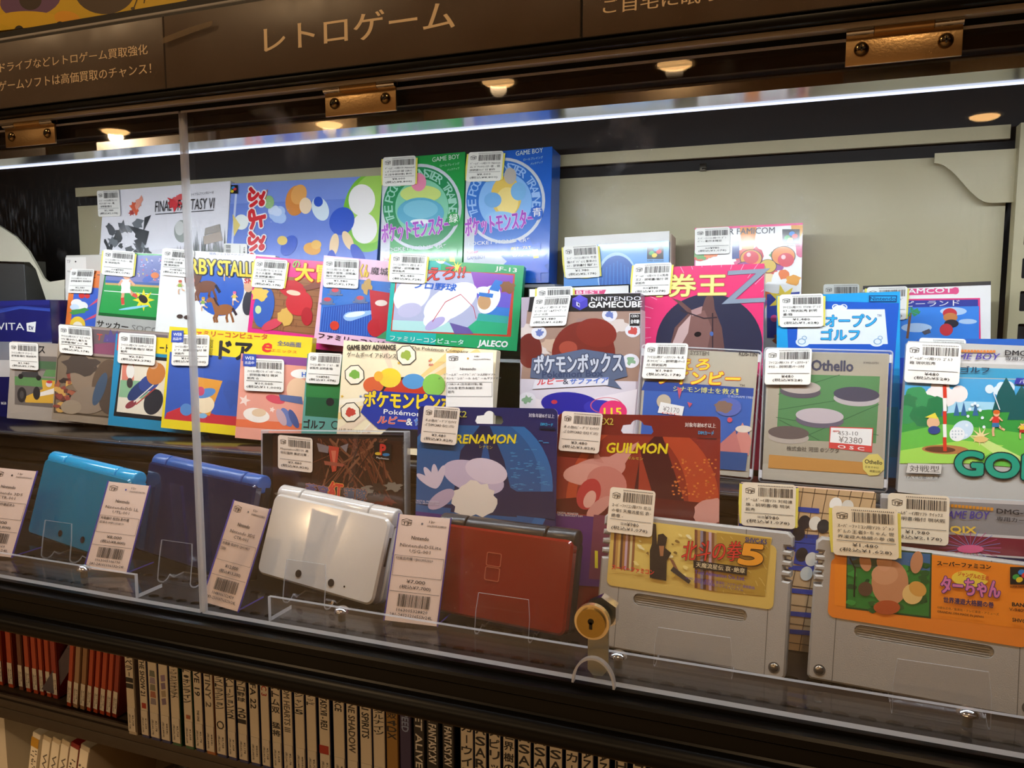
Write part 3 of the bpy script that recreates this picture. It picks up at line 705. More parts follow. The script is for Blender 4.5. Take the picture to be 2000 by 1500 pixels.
# --- two tall monster boxes
def pocket(name_kanji, label, q, col, dk, tl, blobcol, b2, thick, colname):
    r, f, C = carton('game_box', label, q, .2575, 7, 0, thick, col, group=B4, ext=S4)
    dx = q[0][0]-748; dy = q[0][1]-310
    X = lambda x: x+dx; Yy = lambda y: y+dy
    C.r(col, 0, 0, 1, 1); C.r('#b9bcc6', 0, .78, .62, 1); C.r('#c3c6ce', 0, 0, .12, .9)
    C.e('#c8ccd4', X(822), Yy(403), 80, 84, 0, 40); C.e(dk, X(822), Yy(403), 74, 78, 0, 40); C.e(tl, X(824), Yy(405), 52, 56, 0, 36)
    TT = 'THE POCKET MONSTER TRAINER'
    for i, ch in enumerate(TT):
        if ch == ' ': continue
        a = math.radians(160+i*8.6); cx, cy = X(822)+63*math.cos(a), Yy(404)+67*math.sin(a); tx, ty = -math.sin(a), math.cos(a)
        wd = 4.6 if ch in 'I' else 6.8
        BL = C.c(cx-tx*wd-math.cos(a)*8, cy-ty*wd-math.sin(a)*8); BR = C.c(cx+tx*wd-math.cos(a)*8, cy+ty*wd-math.sin(a)*8); T_ = C.c(cx-tx*wd+math.cos(a)*8, cy-ty*wd+math.sin(a)*8)
        C.t3('#9fd4bd' if colname == 'g' else '#9cc0ee', ch, BL, BR, T_, .02); C.n -= 1
    C.n += 1
    R = random.Random(3)
    for c, x, y, rx, ry in blobcol: C.e(c, X(x), Yy(y), rx, ry)
    C.t('#a03ab8', 'ポケットモンスター', X(747), Yy(474), X(882), Yy(454), 36, .045, '#f2c8ea', .05)
    C.t('#d5d8de', 'POCKET MONSTERS', X(752), Yy(491), X(872), Yy(483), 7, .02)
    C.e(col, X(886), Yy(427), 12, 14); C.t(W_, name_kanji, X(878), Yy(435), X(895), Yy(433), 17, .02)
    C.t('#e8f2e8', 'GAME BOY', X(845), Yy(316), X(898), Yy(309), 9, .01); C.t('#d8ead8', 'ロールプレイング', X(860), Yy(326), X(898), Yy(321), 5); C.t('#d8ead8', 'バックアップ', X(874), Yy(334), X(898), Yy(330), 4.5)
    C.t('#d23a44', 'Super', X(750), Yy(510), X(772), Yy(507), 8, .02); C.t('#3c3c8c', 'GAMEBOY', X(750), Yy(519), X(786), Yy(516), 7, .02)
    C.star(b2, X(865), Yy(522), 34, 46, 13, 0, 1.1); C.t('#f2e63c', '通信ケーブルで', X(835), Yy(500), X(874), Yy(497), 6, .03); C.t('#f2e63c', 'モンスターを', X(838), Yy(513), X(872), Yy(511), 6, .03); C.p('#f0e03a', X(880), Yy(516), X(890), Yy(515), X(888), Yy(498), X(878), Yy(499))
    C.build(r, PR_G); return r, f
r, f = pocket('緑', 'tall green game box with purple Japanese title, beside the blue one', ((748, 311), (908, 297), (903, 535), (742, 541)), '#1f9a44', '#1f8a50', '#7fc9a4', [('#c8dc78', 822, 378, 40, 17), ('#e88aa8', 818, 355, 15, 18), ('#58a8c4', 822, 415, 46, 30), ('#78bed2', 822, 408, 34, 18), ('#e6eef0', 822, 432, 20, 5)], '#2aa24c', .022, 'g')
sticker(r, f, (750, 310), (814, 306), (749, 364), ['ｹﾞｰﾑﾎﾞｰｲ用ｿﾌﾄ Nintend', 'o ﾎﾟｹｯﾄﾓﾝｽﾀｰ緑 CERO', 'A (全年齢対象) 動作'], '¥8,000', '(税込¥8,800)', col='#e9e7dc', yellow=True)
r, f = pocket('青', 'tall blue game box with purple Japanese title at the right end', ((911, 299), (1076, 289), (1075, 526), (906, 536)), '#1c5fc0', '#2a6ec6', '#84b6ea', [('#e2c05a', 826, 395, 30, 40), ('#f0d884', 828, 405, 22, 28), ('#6fa8dc', 800, 402, 17, 15), ('#7ab4e2', 850, 385, 15, 18), ('#b8b0a4', 834, 355, 12, 16), ('#8ec0ea', 815, 436, 30, 12)], '#1560d0', .026, 'b')
sticker(r, f, (917, 300), (985, 297), (912, 355), ['ｹﾞｰﾑﾎﾞｰｲ用ｿﾌﾄ Ninten', 'do ﾎﾟｹｯﾄﾓﾝｽﾀｰ青 - 箱', '説明書ﾏｯﾌﾟ付 動作'], '¥8,000', '(税込¥8,800)', col='#e9e7dc', yellow=True)
# --- blue portrait box with an open flap
r, f, C = carton('game_box', 'sky blue game box with open white top flap and brush strokes', ((1097, 480), (1308, 472), (1303, 800), (1104, 800)), .2515, 6, 0, .026, '#4a86cc', group=B4, ext=TRAY+.001)
C.r('#4f8fd6', 0, 0, 1, 1); C.r('#6aa4de', 0, 0, 1, .07); C.e('#a9cdf0', 1205, 540, 38, 47, 0, 30); C.e('#2a62b4', 1206, 545, 36, 46, 0, 30)
for i in range(9): C.line('#3f7ccc', 2, 1178+i*7, 510+abs(4-i)*4, 1174+i*8, 590)
sfclogo(C, 1264, 479, 32); C.build(r, PR_G)
fl = box('open_flap', mat('flap_white', '#e9e7e2', .5), -f.w/2, f.w/2, .001, .0022, f.h, f.h+.0088, r); box('side_flap', mat('flap_cream', '#d9c8b4', .55), f.w/2, f.w/2+.0012, .004, .028, f.h-.03, f.h+.007, r)
sticker(r, f, (1101, 482), (1168, 478), (1106, 544), ['ｽｰﾊﾟｰﾌｧﾐｺﾝ用ｿﾌﾄ 不思', '議のﾀﾞﾝｼﾞｮﾝ2 風来のｼ', 'ﾚﾝ - 説明書付 箱ﾀﾞﾒｰ'], '¥1,980', '(税込¥2,178)', yellow=True)
# --- colourful portrait box
r, f, C = carton('game_box', 'busy colourful game box with pink rim, standing behind the pink horse box', ((1351, 443), (1573, 438), (1555, 800), (1356, 800)), .252, 6, 0, .024, '#e88ab0', group=B4, ext=TRAY+.001)
C.r('#f0508c', 0, 0, 1, .006); C.r(W_, .015, .006, 1, 1); R = random.Random(11)
C.p('#e8923c', 1445, 444, 1478, 443, 1470, 500, 1450, 500); C.p('#e8a23c', 1545, 440, 1572, 440, 1560, 475, 1548, 475)
for i in range(34):
    C.blob(R.choice(('#e8a03c', '#e0604a', '#e8c24a', '#9a4a9c', '#d85a86', '#e87a3a', '#5a9a4c', '#efd9a4', '#c83848')), R.uniform(1360, 1565), R.uniform(482, 620), R.uniform(10, 22), R.uniform(8, 17), i, .2, 16)
for x, y, a, c in ((1467, 505, 22, '#e29a3c'), (1530, 500, 24, '#e8883c'), (1455, 527, 20, '#a04a8c'), (1500, 520, 17, '#d8b44a')): C.e(c, x, y, a, a*.8); C.ring('#3a2a28', x, y, a, a*.8, .07)
for x, y, a in ((1467, 503, 15), (1535, 508, 16)): C.e('#d83a48', x, y, a, a*.85); C.e('#f6c8c8', x-a*.3, y-a*.35, a*.28)
C.p('#2a3f9c', 1498, 575, 1562, 570, 1556, 660, 1498, 660); C.e('#e0488c', 1512, 622, 7); C.star('#f0d23c', 1530, 585, 14, 30, 7); C.blob('#b05a2c', 1540, 660, 30, 14, 4)
C.p('#3c4a8c', 1430, 472, 1444, 471, 1444, 505, 1430, 506)
C.t('#4c4c54', 'SUPER FAMICOM', 1388, 460, 1513, 456, 12, .02); sfclogo(C, 1528, 448, 34); C.build(r, PR_G)
sticker(r, f, (1358, 448), (1426, 445), (1358, 497), ['ｽｰﾊﾟｰﾌｧﾐｺﾝ用ｿﾌﾄ ﾎﾞﾝ', 'ﾊﾞｰ - 動作未確認'], '==¥980', '(税込¥1,078)')
# --- black edged case with white and pink sleeve
r, f, C = carton('game_case', 'white and pink game case with black edge and cartoon landscape, by the right post', ((1684, 557), (1934, 551), (1935, 800), (1686, 800)), .252, 5, 0, .02, '#e9e4e2', cat='game case', group=B4, ext=TRAY+.001)
C.r(W_, 0, 0, 1, 1); C.r('#1a1819', 0, 0, 1, .012); C.p('#e84a86', 1770, 577, 1870, 574, 1872, 562, 1770, 564); C.e('#e84a86', 1866, 568, 7, 7)
C.t(W_, 'NAMCOT', 1756, 574, 1860, 571, 9, .05); C.p('#e83a7c', 1690, 585, 1914, 582, 1918, 800, 1690, 800); C.p('#2450c8', 1694, 588, 1910, 585, 1912, 800, 1694, 800); C.p('#2a3a9c', 1694, 602, 1910, 598, 1910, 585, 1694, 588)
C.p('#3a8ae8', 1694, 700, 1912, 696, 1912, 598, 1694, 602); C.t(W_, 'ラピーランド', 1745, 600, 1874, 597, 11, .03)
for x, y, a, b in ((1862, 608, 26, 8), (1890, 628, 18, 5), (1790, 640, 30, 9)): C.e('#bcd8f6', x, y, a, b)
C.line('#8a5a34', 5, 1778, 612, 1772, 660)
for a in range(0, 360, 45): C.p('#3a9a5c', 1778, 608, 1778+20*math.cos(math.radians(a)), 608+9*math.sin(math.radians(a)), 1778+18*math.cos(math.radians(a+22)), 611+8*math.sin(math.radians(a+22)))
C.e('#d83a44', 1855, 612, 14, 10); C.e('#d88a4c', 1856, 620, 14, 9); C.e('#2a2a34', 1858, 632, 14, 8); C.e('#d83a44', 1848, 644, 13, 12); C.p('#5a5a66', 1800, 648, 1815, 642, 1818, 650, 1806, 654)
C.build(r, PR_G); sticker(r, f, (1693, 562), (1772, 560), (1690, 625), ['ﾌｧﾐｺﾝ用ｿﾌﾄ ﾗﾋﾟｰﾗﾝﾄﾞ', '現状販売'], '¥980', '(税込¥1,078)', yellow=True)
# --- grey box hidden behind the cyan golf box, only its sticker shows
r, f, C = carton('game_box', 'grey box hidden behind the cyan golf box, only its sticker top showing', ((1600, 572), (1690, 570), (1690, 760), (1600, 760)), .232, 4, 0, .008, '#9a978e', group=B4, ext=T1E)
C.build(r); sticker(r, f, (1608, 556), (1678, 555), (1608, 615), ['ﾌｧﾐｺﾝ用ｿﾌﾄ'], '¥980', '(税込¥1,078)', col='#b9b6aa')
# ================================================================ goods: middle row
B3 = 'boxes on the middle row'; YM = 9
def fig(C, x, y, s, shirt, shorts, skin, hair, socks=None, cap=None, flip=1):
    """a plain small printed figure"""
    X = lambda a: x+flip*a*s
    C.line(skin, s*.22, X(-.15), y-s*.1, X(-.25), y+s*.6, X(-.2), y+s*1.0); C.line(skin, s*.22, X(.15), y-s*.1, X(.5), y+s*.3, X(.8), y+s*.45)
    if socks: C.line(socks, s*.24, X(-.24), y+s*.6, X(-.2), y+s*.95); C.line(socks, s*.22, X(.55), y+s*.32, X(.78), y+s*.44)
    C.p(shorts, X(-.36), y+s*.2, X(.36), y+s*.2, X(.3), y-s*.25, X(-.3), y-s*.25)
    C.p(shirt, X(-.32), y-s*.2, X(.32), y-s*.2, X(.36), y-s*.8, X(-.28), y-s*.8); C.line(skin, s*.16, X(.3), y-s*.7, X(.6), y-s*.4); C.line(skin, s*.16, X(-.28), y-s*.7, X(-.5), y-s*.4)
    C.e(skin, X(.08), y-s*1.08, s*.3, s*.3); C.e(hair, X(.08), y-s*1.2, s*.32, s*.2)
    if cap: C.p(cap, X(-.25), y-s*1.15, X(.42), y-s*1.15, X(.3), y-s*1.45, X(-.15), y-s*1.45)
def horse(C, x, y, s, col, dk, fl=1):
    X = lambda a: x+fl*a*s
    C.e(col, x, y, s*1.0, s*.55, -8); C.p(col, X(.5), y-s*.2, X(.95), y-s*1.1, X(1.45), y-s*1.2, X(1.5), y-s*.95, X(1.2), y-s*.7, X(.95), y+s*.2); C.e(col, X(1.45), y-s*1.0, s*.35, s*.22, 30*fl)
    C.p(dk, X(.4), y-s*.3, X(.85), y-s*1.2, X(1.1), y-s*1.3, X(.8), y-s*.6)
    for a, b in ((-.7, -.9), (-.4, -.3), (.5, .75), (.75, 1.0)): C.line(col, s*.22, X(a), y+s*.3, X(b), y+s*.85, X(b-.1), y+s*1.25)
    C.line(dk, s*.25, X(-.95), y-s*.1, X(-1.3), y+s*.5)
# orange framed shooter
r, f, C = carton('cartridge_box', 'small orange framed box with blue sky picture, left of the soccer box', ((142, 526), (292, 536), (270, 655), (124, 640)), .2275, 7, YM, .010, '#e8742c', cat='game box', group=B3, ext=S3)
C.r('#ea7a30', 0, 0, 1, 1); C.r('#3a62c8', .07, .24, 1, .96); C.t(K_, 'ビー', 180, 543, 198, 544, 14, .03); C.e(W_, 150, 592, 11, 8); C.e(W_, 160, 598, 12, 9); C.e('#cfe0f4', 146, 600, 9, 6)
C.e('#d8302c', 160, 577, 6); C.e('#d8302c', 171, 578, 5); C.p('#e0506c', 172, 600, 194, 580, 190, 590); C.p('#e0506c', 160, 628, 190, 612, 186, 620); C.blob('#4a9a4c', 155, 608, 17, 6, 4, .4); C.e('#f0c83c', 152, 634, 15, 16); C.e('#f0e6d0', 152, 638, 10, 10)
C.build(r); sticker(r, f, (141, 526), (187, 527), (135, 572), ['ﾌｧﾐｺﾝ用ｿﾌﾄ ﾂｲﾝﾋﾞｰ -', '説明書/箱付 現状販売'], '¥2,980', '(税込¥3,278)')
# soccer
r, f, C = carton('cartridge_box', 'silver grey box with green soccer picture and kicking player', ((202, 488), (398, 503), (380, 655), (184, 640)), .222, 7, YM, .010, '#a9a6a0', group=B3, ext=S3)
C.r('#b4b1aa', 0, 0, 1, 1); C.p('#14602c', 192, 616, 375, 632, 384, 500, 212, 492); C.p('#28a04c', 194, 610, 372, 626, 384, 500, 214, 492); C.p('#6c78b4', 206, 547, 382, 557, 384, 500, 214, 498); C.p('#c8a864', 206, 556, 381, 566, 381, 562, 206, 552); C.p('#2f62a8', 206, 552, 381, 562, 382, 557, 206, 547)
R = random.Random(2)
for i in range(120): C.p(R.choice(('#c8c4e8', '#e8d84a', '#3a4a9c', '#e0607c', '#8ca0dc')), *(lambda x, y: (x, y+2, x+2.5, y+2, x+2.5, y, x, y))(R.uniform(268, 380), R.uniform(503, 548))); C.n -= 1
C.line(W_, 1.2, 204, 568, 380, 580); C.line(W_, 1, 236, 548, 240, 575)
fig(C, 246, 567, 27, '#f0ece8', '#f2f0f0', '#e8a884', '#f0d84a', '#d8483c'); C.star('#f2e22c', 281, 586, 10, 22, 8); C.e(K_, 280, 584, 10, 7, 40); C.e('#3a66c0', 290, 545, 12, 6, -20); C.e('#e07a3c', 303, 538, 8, 6); C.e('#8fd0e8', 262, 601, 30, 2.5, -8)
C.t('#2a2826', 'サッカー', 189, 638, 250, 646, 13, .05); C.t('#7c7974', 'SOCCER', 257, 645, 330, 654, 11, .0, ); C.build(r, PR_G)
sticker(r, f, (205, 489), (266, 494), (201, 535), ['ﾌｧﾐｺﾝ用ｿﾌﾄ ｻｯｶｰ - 箱', '有 現状販売'], '==¥980', '(税込¥1,078)', yellow=True)
# horse racing
r, f, C = carton('cartridge_box', 'white box with yellow outlined capitals and cartoon horses', ((322, 486), (540, 500), (522, 662), (299, 645)), .222, 7, YM, .010, '#eceae6', group=B3, ext=S3)
C.r('#efede8', 0, 0, 1, 1); C.e('#2f62c4', 430, 565, 47, 52, 0, 36); C.r('#2c7ac4', 0, .94, .55, 1); C.t(W_, 'JF', 307, 646, 320, 647, 8, .03)
horse(C, 402, 560, 21, '#7a4a34', '#2c2430', -1); horse(C, 437, 605, 19, '#a0643a', '#3c2830', -1); C.e('#6a3e2c', 378, 540, 16, 22, 25); C.e('#d88a7c', 372, 548, 9, 8)
for x, y, cap, sh in ((441, 529, '#e86aa0', '#e8b83c'), (458, 577, '#e86aa0', '#e8c84a'), (397, 588, '#c89a3c', '#8cb44a'), (352, 555, '#c8583c', '#9ab84a')): fig(C, x, y+8, 11, sh, '#e8e0d8', '#e8b894', cap, None, cap)
C.e('#4a3a34', 352, 618, 6, 4); C.e('#4a3a34', 366, 620, 6, 4); C.e('#3a3a44', 487, 590, 12, 26, 10); C.e('#e8b894', 486, 560, 9, 11)
C.t(Y_, 'DERBY', 336, 531, 423, 537, 28, .05, K_, .11, -3); C.t(Y_, 'STALLION', 427, 537, 536, 544, 28, .05, K_, .11, -3); C.t(R_, 'SNK', 478, 553, 506, 555, 9, .06); C.t('#3a4a8c', '競馬シミュレーション', 410, 498, 478, 500, 5)
C.build(r); sticker(r, f, (322, 486), (382, 491), (315, 536), ['ﾌｧﾐｺﾝ用ｿﾌﾄ ﾀﾞｰﾋﾞｰｽ', 'ﾀ全国版 説明書', '/箱 現状販売'], '==¥980', '(税込¥1,078)')
# magenta adventure
r, f, C = carton('cartridge_box', 'magenta framed box with yellow kanji and brown brick picture', ((503, 501), (702, 516), (684, 676), (480, 652)), .222, 7, YM, .010, '#e0287c', group=B3, ext=S3)
C.r('#e83088', 0, 0, 1, 1); C.p('#a06a44', 492, 640, 680, 664, 694, 552, 510, 536)
for i in range(9): C.line('#7c4e34', .9, 508-i*2, 545+i*12, 692-i*2, 562+i*12)
R = random.Random(8)
for i in range(40): x, y = R.uniform(510, 680), R.uniform(548, 640); C.line('#7c4e34', .9, x, y, x-1, y+9)
C.e('#3a62b8', 516, 600, 20, 40, 10); C.blob('#e8c05a', 508, 575, 16, 14, 3, .3); C.e('#d8485c', 532, 634, 22, 9, -25); C.e('#cfe0a4', 505, 605, 6, 8); C.blob('#e0b25a', 558, 618, 14, 17, 5, .2)
C.e('#c82c34', 572, 565, 27, 17, 15); C.e('#d0323a', 585, 592, 26, 25); C.e('#b82630', 600, 618, 11, 18); C.e('#f0d0b4', 574, 572, 14, 5, 10); C.p('#8a5040', 592, 560, 628, 548, 626, 562, 600, 568)
C.t('#7cb43a', 'の', 572, 524, 586, 525, 15, .06); C.t(Y_, '大冒険', 577, 548, 690, 556, 34, .07, '#c82a1c', .1)
C.build(r); sticker(r, f, (501, 506), (564, 510), (493, 560), ['ﾌｧﾐｺﾝ用ｿﾌﾄ じゃじゃ', '丸の大冒険 - 現状販', '売 説明書/箱付'], '¥1,980', '(税込¥2,178)', yellow=True)
# pale pink ninja
r, f, C = carton('cartridge_box', 'pale pink box with blue striped roof picture, left of the green baseball box', ((632, 500), (832, 516), (812, 690), (614, 664)), .222, 7, YM, .010, '#e8b4cc', group=B3, ext=S3)
C.r('#ecbcd2', 0, 0, 1, 1); C.p('#3a78cc', 624, 646, 806, 668, 818, 556, 632, 540)
C.p('#2c56b0', 624, 648, 740, 660, 735, 588, 632, 600)
for i in range(26): C.line('#5a8ae0', .9, 630+i*4.6, 602-i*.5, 625+i*4.8, 646+i*.5)
for i in range(7): C.e('#9cc0f0', 685+i*6, 618-i*1.2, 14-i, 9-i*.8, -8)
C.e('#e4eefc', 694, 614, 20, 5, -10)
for x, y in ((655, 570), (640, 588), (704, 585)): C.e('#6c7a9c', x, y, 11, 8); C.e('#d8505c', x, y-3, 7, 4); C.line('#6c7a9c', 3, x-14, y+5, x+14, y+6)
C.p('#c8303a', 722, 566, 772, 574, 770, 640, 728, 640); C.e('#c42a34', 734, 640, 16, 18); C.e('#c8303a', 758, 628, 18, 26); C.e('#f0dcd0', 745, 592, 12, 6); C.e('#d8402c', 654, 636, 9, 9); C.blob('#c8a05a', 716, 560, 9, 13, 2, .4); C.p('#4a9a64', 735, 660, 806, 668, 806, 648, 760, 642)
C.t('#3a2c30', '魔城の冒険', 724, 536, 812, 543, 15, .01); C.t('#e8c83c', 'くん', 703, 541, 719, 542, 25, .05, '#b87a1c', .05)
C.t('#3a1c30', 'ファミリーコンピュータ', 622, 660, 800, 684, 10, .05); C.build(r)
sticker(r, f, (635, 505), (703, 508), (633, 560), ['ﾌｧﾐｺﾝ用ｿﾌﾄ 忍者くん', '魔城の冒険 - 説明書/', '箱付 現状販売'], '¥1,980', '(税込¥2,178)')
# green baseball
r, f, C = carton('cartridge_box', 'large green framed baseball box with a white pitcher in front', ((768, 507), (1024, 517), (1009, 688), (753, 664)), .2205, 7, YM, .011, '#1f9a5c', group=B3)
C.r('#22a262', 0, 0, 1, 1); C.p('#22b0a4', 753, 664, 850, 676, 862, 510, 768, 507); C.p('#c8432c', 763, 647, 998, 658, 1006, 535, 775, 524); C.p('#b4b6d2', 766, 645, 990, 654, 1003, 538, 777, 526)
for c, pts in (('#8a4ab8', (920, 531, 1003, 538, 999, 575, 930, 570)), ('#6a5ac4', (930, 566, 999, 575, 996, 602, 935, 600)), ('#3a7ccc', (940, 596, 996, 602, 994, 618, 940, 616)), ('#3aa8a0', (935, 612, 994, 618, 992, 632, 930, 628)), ('#2fae7c', (930, 626, 992, 632, 990, 654, 900, 650)), ('#b4dcd8', (766, 645, 900, 650, 880, 630, 767, 625))): C.p(c, *pts)
C.e('#e8e6f0', 805, 575, 40, 30, -40); C.e('#c0bcd8', 800, 606, 24, 14, -10); C.e('#f6f5fa', 880, 590, 58, 30, -30); C.e('#ffffff', 855, 620, 30, 18, -25); C.e('#b8acd8', 850, 632, 22, 9, -30); C.p('#6a5a9c', 878, 630, 915, 640, 925, 652, 888, 652)
C.e('#f4f4f8', 955, 585, 20, 30, 30); C.e('#c89a6c', 946, 590, 13, 15); C.e('#e8ecf4', 950, 570, 20, 10, 10); C.p('#2f78cc', 935, 578, 962, 582, 964, 574, 936, 571); C.p('#2f78cc', 955, 566, 974, 570, 982, 550, 968, 546); C.blob('#8a5a34', 992, 562, 14, 12, 3, .25); C.t(R_, 'J', 952, 573, 956, 573, 7, .05)
C.line(R_, 1.2, 845, 628, 870, 590, 900, 575); C.line(R_, 1, 900, 575, 925, 600, 930, 622)
C.star('#f2e44a', 893, 522, 4, 13, 9); C.p('#6cb0ec', 866, 515, 893, 524, 864, 508); C.e(W_, 860, 509, 9, 6, 20)
C.t('#d8322c', '燃えろ!!', 800, 552, 906, 544, 27, .04, '#2a1c20', .05, 6); C.t('#2462c8', 'プロ野球', 808, 563, 890, 569, 14, .06, None, .04, 2)
C.t(W_, 'JF-13', 967, 531, 1009, 535, 11, .03); C.t('#d8ece4', 'ファミリーコンピュータ', 762, 665, 905, 674, 10, .04); C.t(W_, 'JALECO', 933, 679, 990, 682, 15, .09, None, .04, 2); C.build(r)
sticker(r, f, (766, 496), (836, 499), (761, 550), ['ﾌｧﾐｺﾝ用ｿﾌﾄ 燃えろﾌﾟ', 'ﾛ野球 - 説明書/箱', '現状販売'], '¥2,480', '(税込¥2,728)', yellow=True)
# grey boxed item with white tag behind the orange box
r, f, C = carton('white_box', 'plain white box with a tall paper tag behind the orange framed box', ((125, 498), (222, 497), (222, 640), (131, 640)), .2385, 4, 0, .006, '#cfcac0', cat='box', ext=S3)
C.p('#e8e4dc', 129, 600, 172, 600, 168, 502, 126, 503); tflogo2 = None
C.t('#6a6460', 'TF', 131, 514, 138, 514, 6); C.e(K_, 148, 511, 1.6); C.t('#8a8480', 'Nintendo', 132, 532, 152, 532, 4); C.build(r, PR_P)
# console carton at far left
r, f, C = carton('console_box', 'dark blue console carton with white letters at the far left', ((-150, 585), (108, 592), (100, 815), (-150, 815)), .2045, 1, 0, .03, '#1f1f5c', cat='console box', ext=T1E+.004)
C.r('#23246a', 0, 0, 1, 1); C.r('#2a2c7c', 0, 0, 1, .04)
for i in range(3): C.line('#3c52b0', 1.5-i*.3, -60, 640-i*4, -10, 612-i*3, 40, 602-i*2, 107, 608-i*2)
C.p('#8c8c94', -150, 702, 107, 704, 107, 668, -150, 666); C.p('#d4d2d2', -150, 736, 107, 736, 107, 704, -150, 702); C.p('#1c1c58', -150, 838, 107, 838, 107, 736, -150, 736)
C.t(W_, 'PSVITA', -26, 644, 48, 645, 14, .01); C.p(W_, 53, 647, 69, 649, 71, 628, 52, 631); C.t('#23246a', 'tv', 56, 644, 66, 645, 9, .03); C.t(W_, '8GB', 3, 790, 13, 790, 5, .03); C.build(r)
# dark grey unit behind
r, f, C = carton('grey_console', 'dark grey box standing behind the blue console carton', ((-120, 510), (54, 510), (44, 596), (-120, 596)), .252, 0, 0, .03, '#4a4947', cat='box', ext=TRAY+.001); C.build(r)
# tall golf box on the right
r, f, C = carton('cartridge_box', 'tall cyan and blue golf box with white scroll plate', ((1522, 574), (1762, 573), (1753, 893), (1512, 893)), .206, 4, 0, .016, '#1c8ed2', group=B3, ext=T1E)
C.r('#22a0de', 0, 0, 1, 1); C.p('#1f5cc4', 1545, 800, 1740, 800, 1756, 592, 1600, 588, 1535, 590); C.p('#1f96b8', 1520, 893, 1753, 893, 1754, 795, 1530, 795)
C.p('#e8eef0', 1556, 672, 1734, 672, 1728, 604, 1560, 604); C.e('#e8eef0', 1568, 668, 14, 9); C.e('#e8eef0', 1712, 668, 14, 9); C.e('#e8eef0', 1640, 603, 13, 7)
for x in (1632, 1648): C.ring(W_, x, 600, 7, 6, .3)
for x in (1566, 1714): C.ring('#8ab0d0', x, 667, 8, 6, .25); C.ring('#8ab0d0', x+5, 660, 5, 4, .3)
C.ring('#2a52a0', 1645, 638, 88, 33, .0)
C.t('#38b0e6', 'マリオオープン', 1540, 638, 1711, 638, 23, .05, '#1a3a84', .06); C.t('#38b0e6', 'ゴルフ', 1604, 664, 1678, 664, 21, .06, '#1a3a84', .06); C.t('#3a4a6c', 'TM', 1713, 619, 1721, 619, 5)
C.p('#123f78', 1697, 590, 1751, 590, 1752, 577, 1697, 577); C.p('#22a0de', 1699, 588, 1749, 588, 1750, 579, 1699, 579); C.t('#123f78', 'Nintendo', 1699, 587, 1749, 587, 7, .04)
C.build(r); sticker(r, f, (1523, 577), (1608, 575), (1523, 638), ['ﾌｧﾐｺﾝ用ｿﾌﾄ ﾏﾘｵｵｰﾌﾟﾝｺﾞ', 'ﾙﾌ - 現状販売 説明', '書/箱'], '¥1,480', '(税込¥1,628)', yellow=True)
# white case behind the cube box
r, f, C = carton('game_case', 'white game case with black edge peeping out above the silver title box', ((1037, 560), (1232, 557), (1226, 830), (1024, 830)), .222, 6, 0, .006, '#1a1819', cat='game case', ext=T1E)
C.r(W_, .015, .008, .99, 1); C.p('#e0487c', 1122, 575, 1180, 574, 1184, 566, 1122, 567); C.t('#f4d8e0', 'BEST', 1126, 574, 1176, 573, 6, .05); C.build(r)
sticker(r, f, (1050, 562), (1120, 560), (1050, 625), ['ｹﾞｰﾑｷｭｰﾌﾞ用ｿﾌﾄ'], '¥980', '(税込¥1,078)', yellow=True)
# cube console box
r, f, C = carton('game_box', 'game box with black top band, silver Japanese title and red-brown picture', ((1037, 577), (1265, 574), (1234, 860), (996, 858)), .188, 7, -3, .020, '#8a7f8e', group=B3, ext=T1E)
C.r('#b3a5b2', 0, 0, 1, 1); C.p('#d8d0dc', 990, 860, 1240, 860, 1242, 740, 1010, 740); C.p('#a48474', 1018, 740, 1246, 745, 1262, 604, 1030, 606); R = random.Random(4)
for i in range(12): C.blob(R.choice(('#c8a890', '#b89684', '#d8c8c0', '#9c8078')), R.uniform(1030, 1250), R.uniform(615, 730), 22, 14, i, .3)
C.e('#7c2c22', 1140, 690, 62, 62, -20, 30); C.e('#862f24', 1165, 650, 40, 28, 10, 26); C.e('#6e2820', 1035, 685, 24, 34); C.e('#a84a38', 1110, 680, 18, 14)
for x, y in ((1191, 615), (1236, 646), (1053, 650)): C.e('#e0dce0', x, y, 15, 13); C.blob('#6c7ab4' if x != 1236 else '#c8504a', x, y, 8, 7, int(x), .4)
C.p('#e8e0e8', 995, 860, 1235, 860, 1245, 760, 1100, 790, 1005, 770); C.e('#2c2a9c', 1115, 790, 58, 24, 5, 30); C.e('#3a38b0', 1180, 800, 40, 18, 10); C.ring('#d85a6c', 1185, 792, 32, 16, .07); C.e('#c83a4a', 1083, 785, 6, 4)
for x, y in ((1030, 780), (1232, 705)): C.e('#e6e2ea', x, y, 17, 14); C.blob('#8ab08c', x, y, 9, 7, int(x), .4)
C.e('#e83a78', 1198, 804, 27, 22); C.t('#f6e03c', '115', 1180, 812, 1214, 812, 15, .06)
C.p(K_, 1032, 609, 1262, 607, 1265, 573, 1036, 575)
cx, cy, a = 1133, 591, 15
for c, P in (('#5a50c8', (-1, -.5, 0, -1, 1, -.5, 0, 0)), ('#3a32a0', (-1, -.5, 0, 0, 0, 1, -1, .5)), ('#4a42b4', (1, -.5, 0, 0, 0, 1, 1, .5))): C.p(c, *[(cx if i % 2 == 0 else cy)+a*v for i, v in enumerate(P)])
C.p('#c8c4e8', cx-7, cy-2, cx, cy+2, cx, cy+10, cx-7, cy+6); C.p(K_, cx-4, cy+1, cx-1, cy+3, cx-1, cy+7, cx-4, cy+5)
C.t('#e8e6ee', 'NINTENDO', 1155, 588, 1252, 587, 8, .02); C.t(W_, 'GAMECUBE', 1150, 601, 1255, 600, 11, .07)
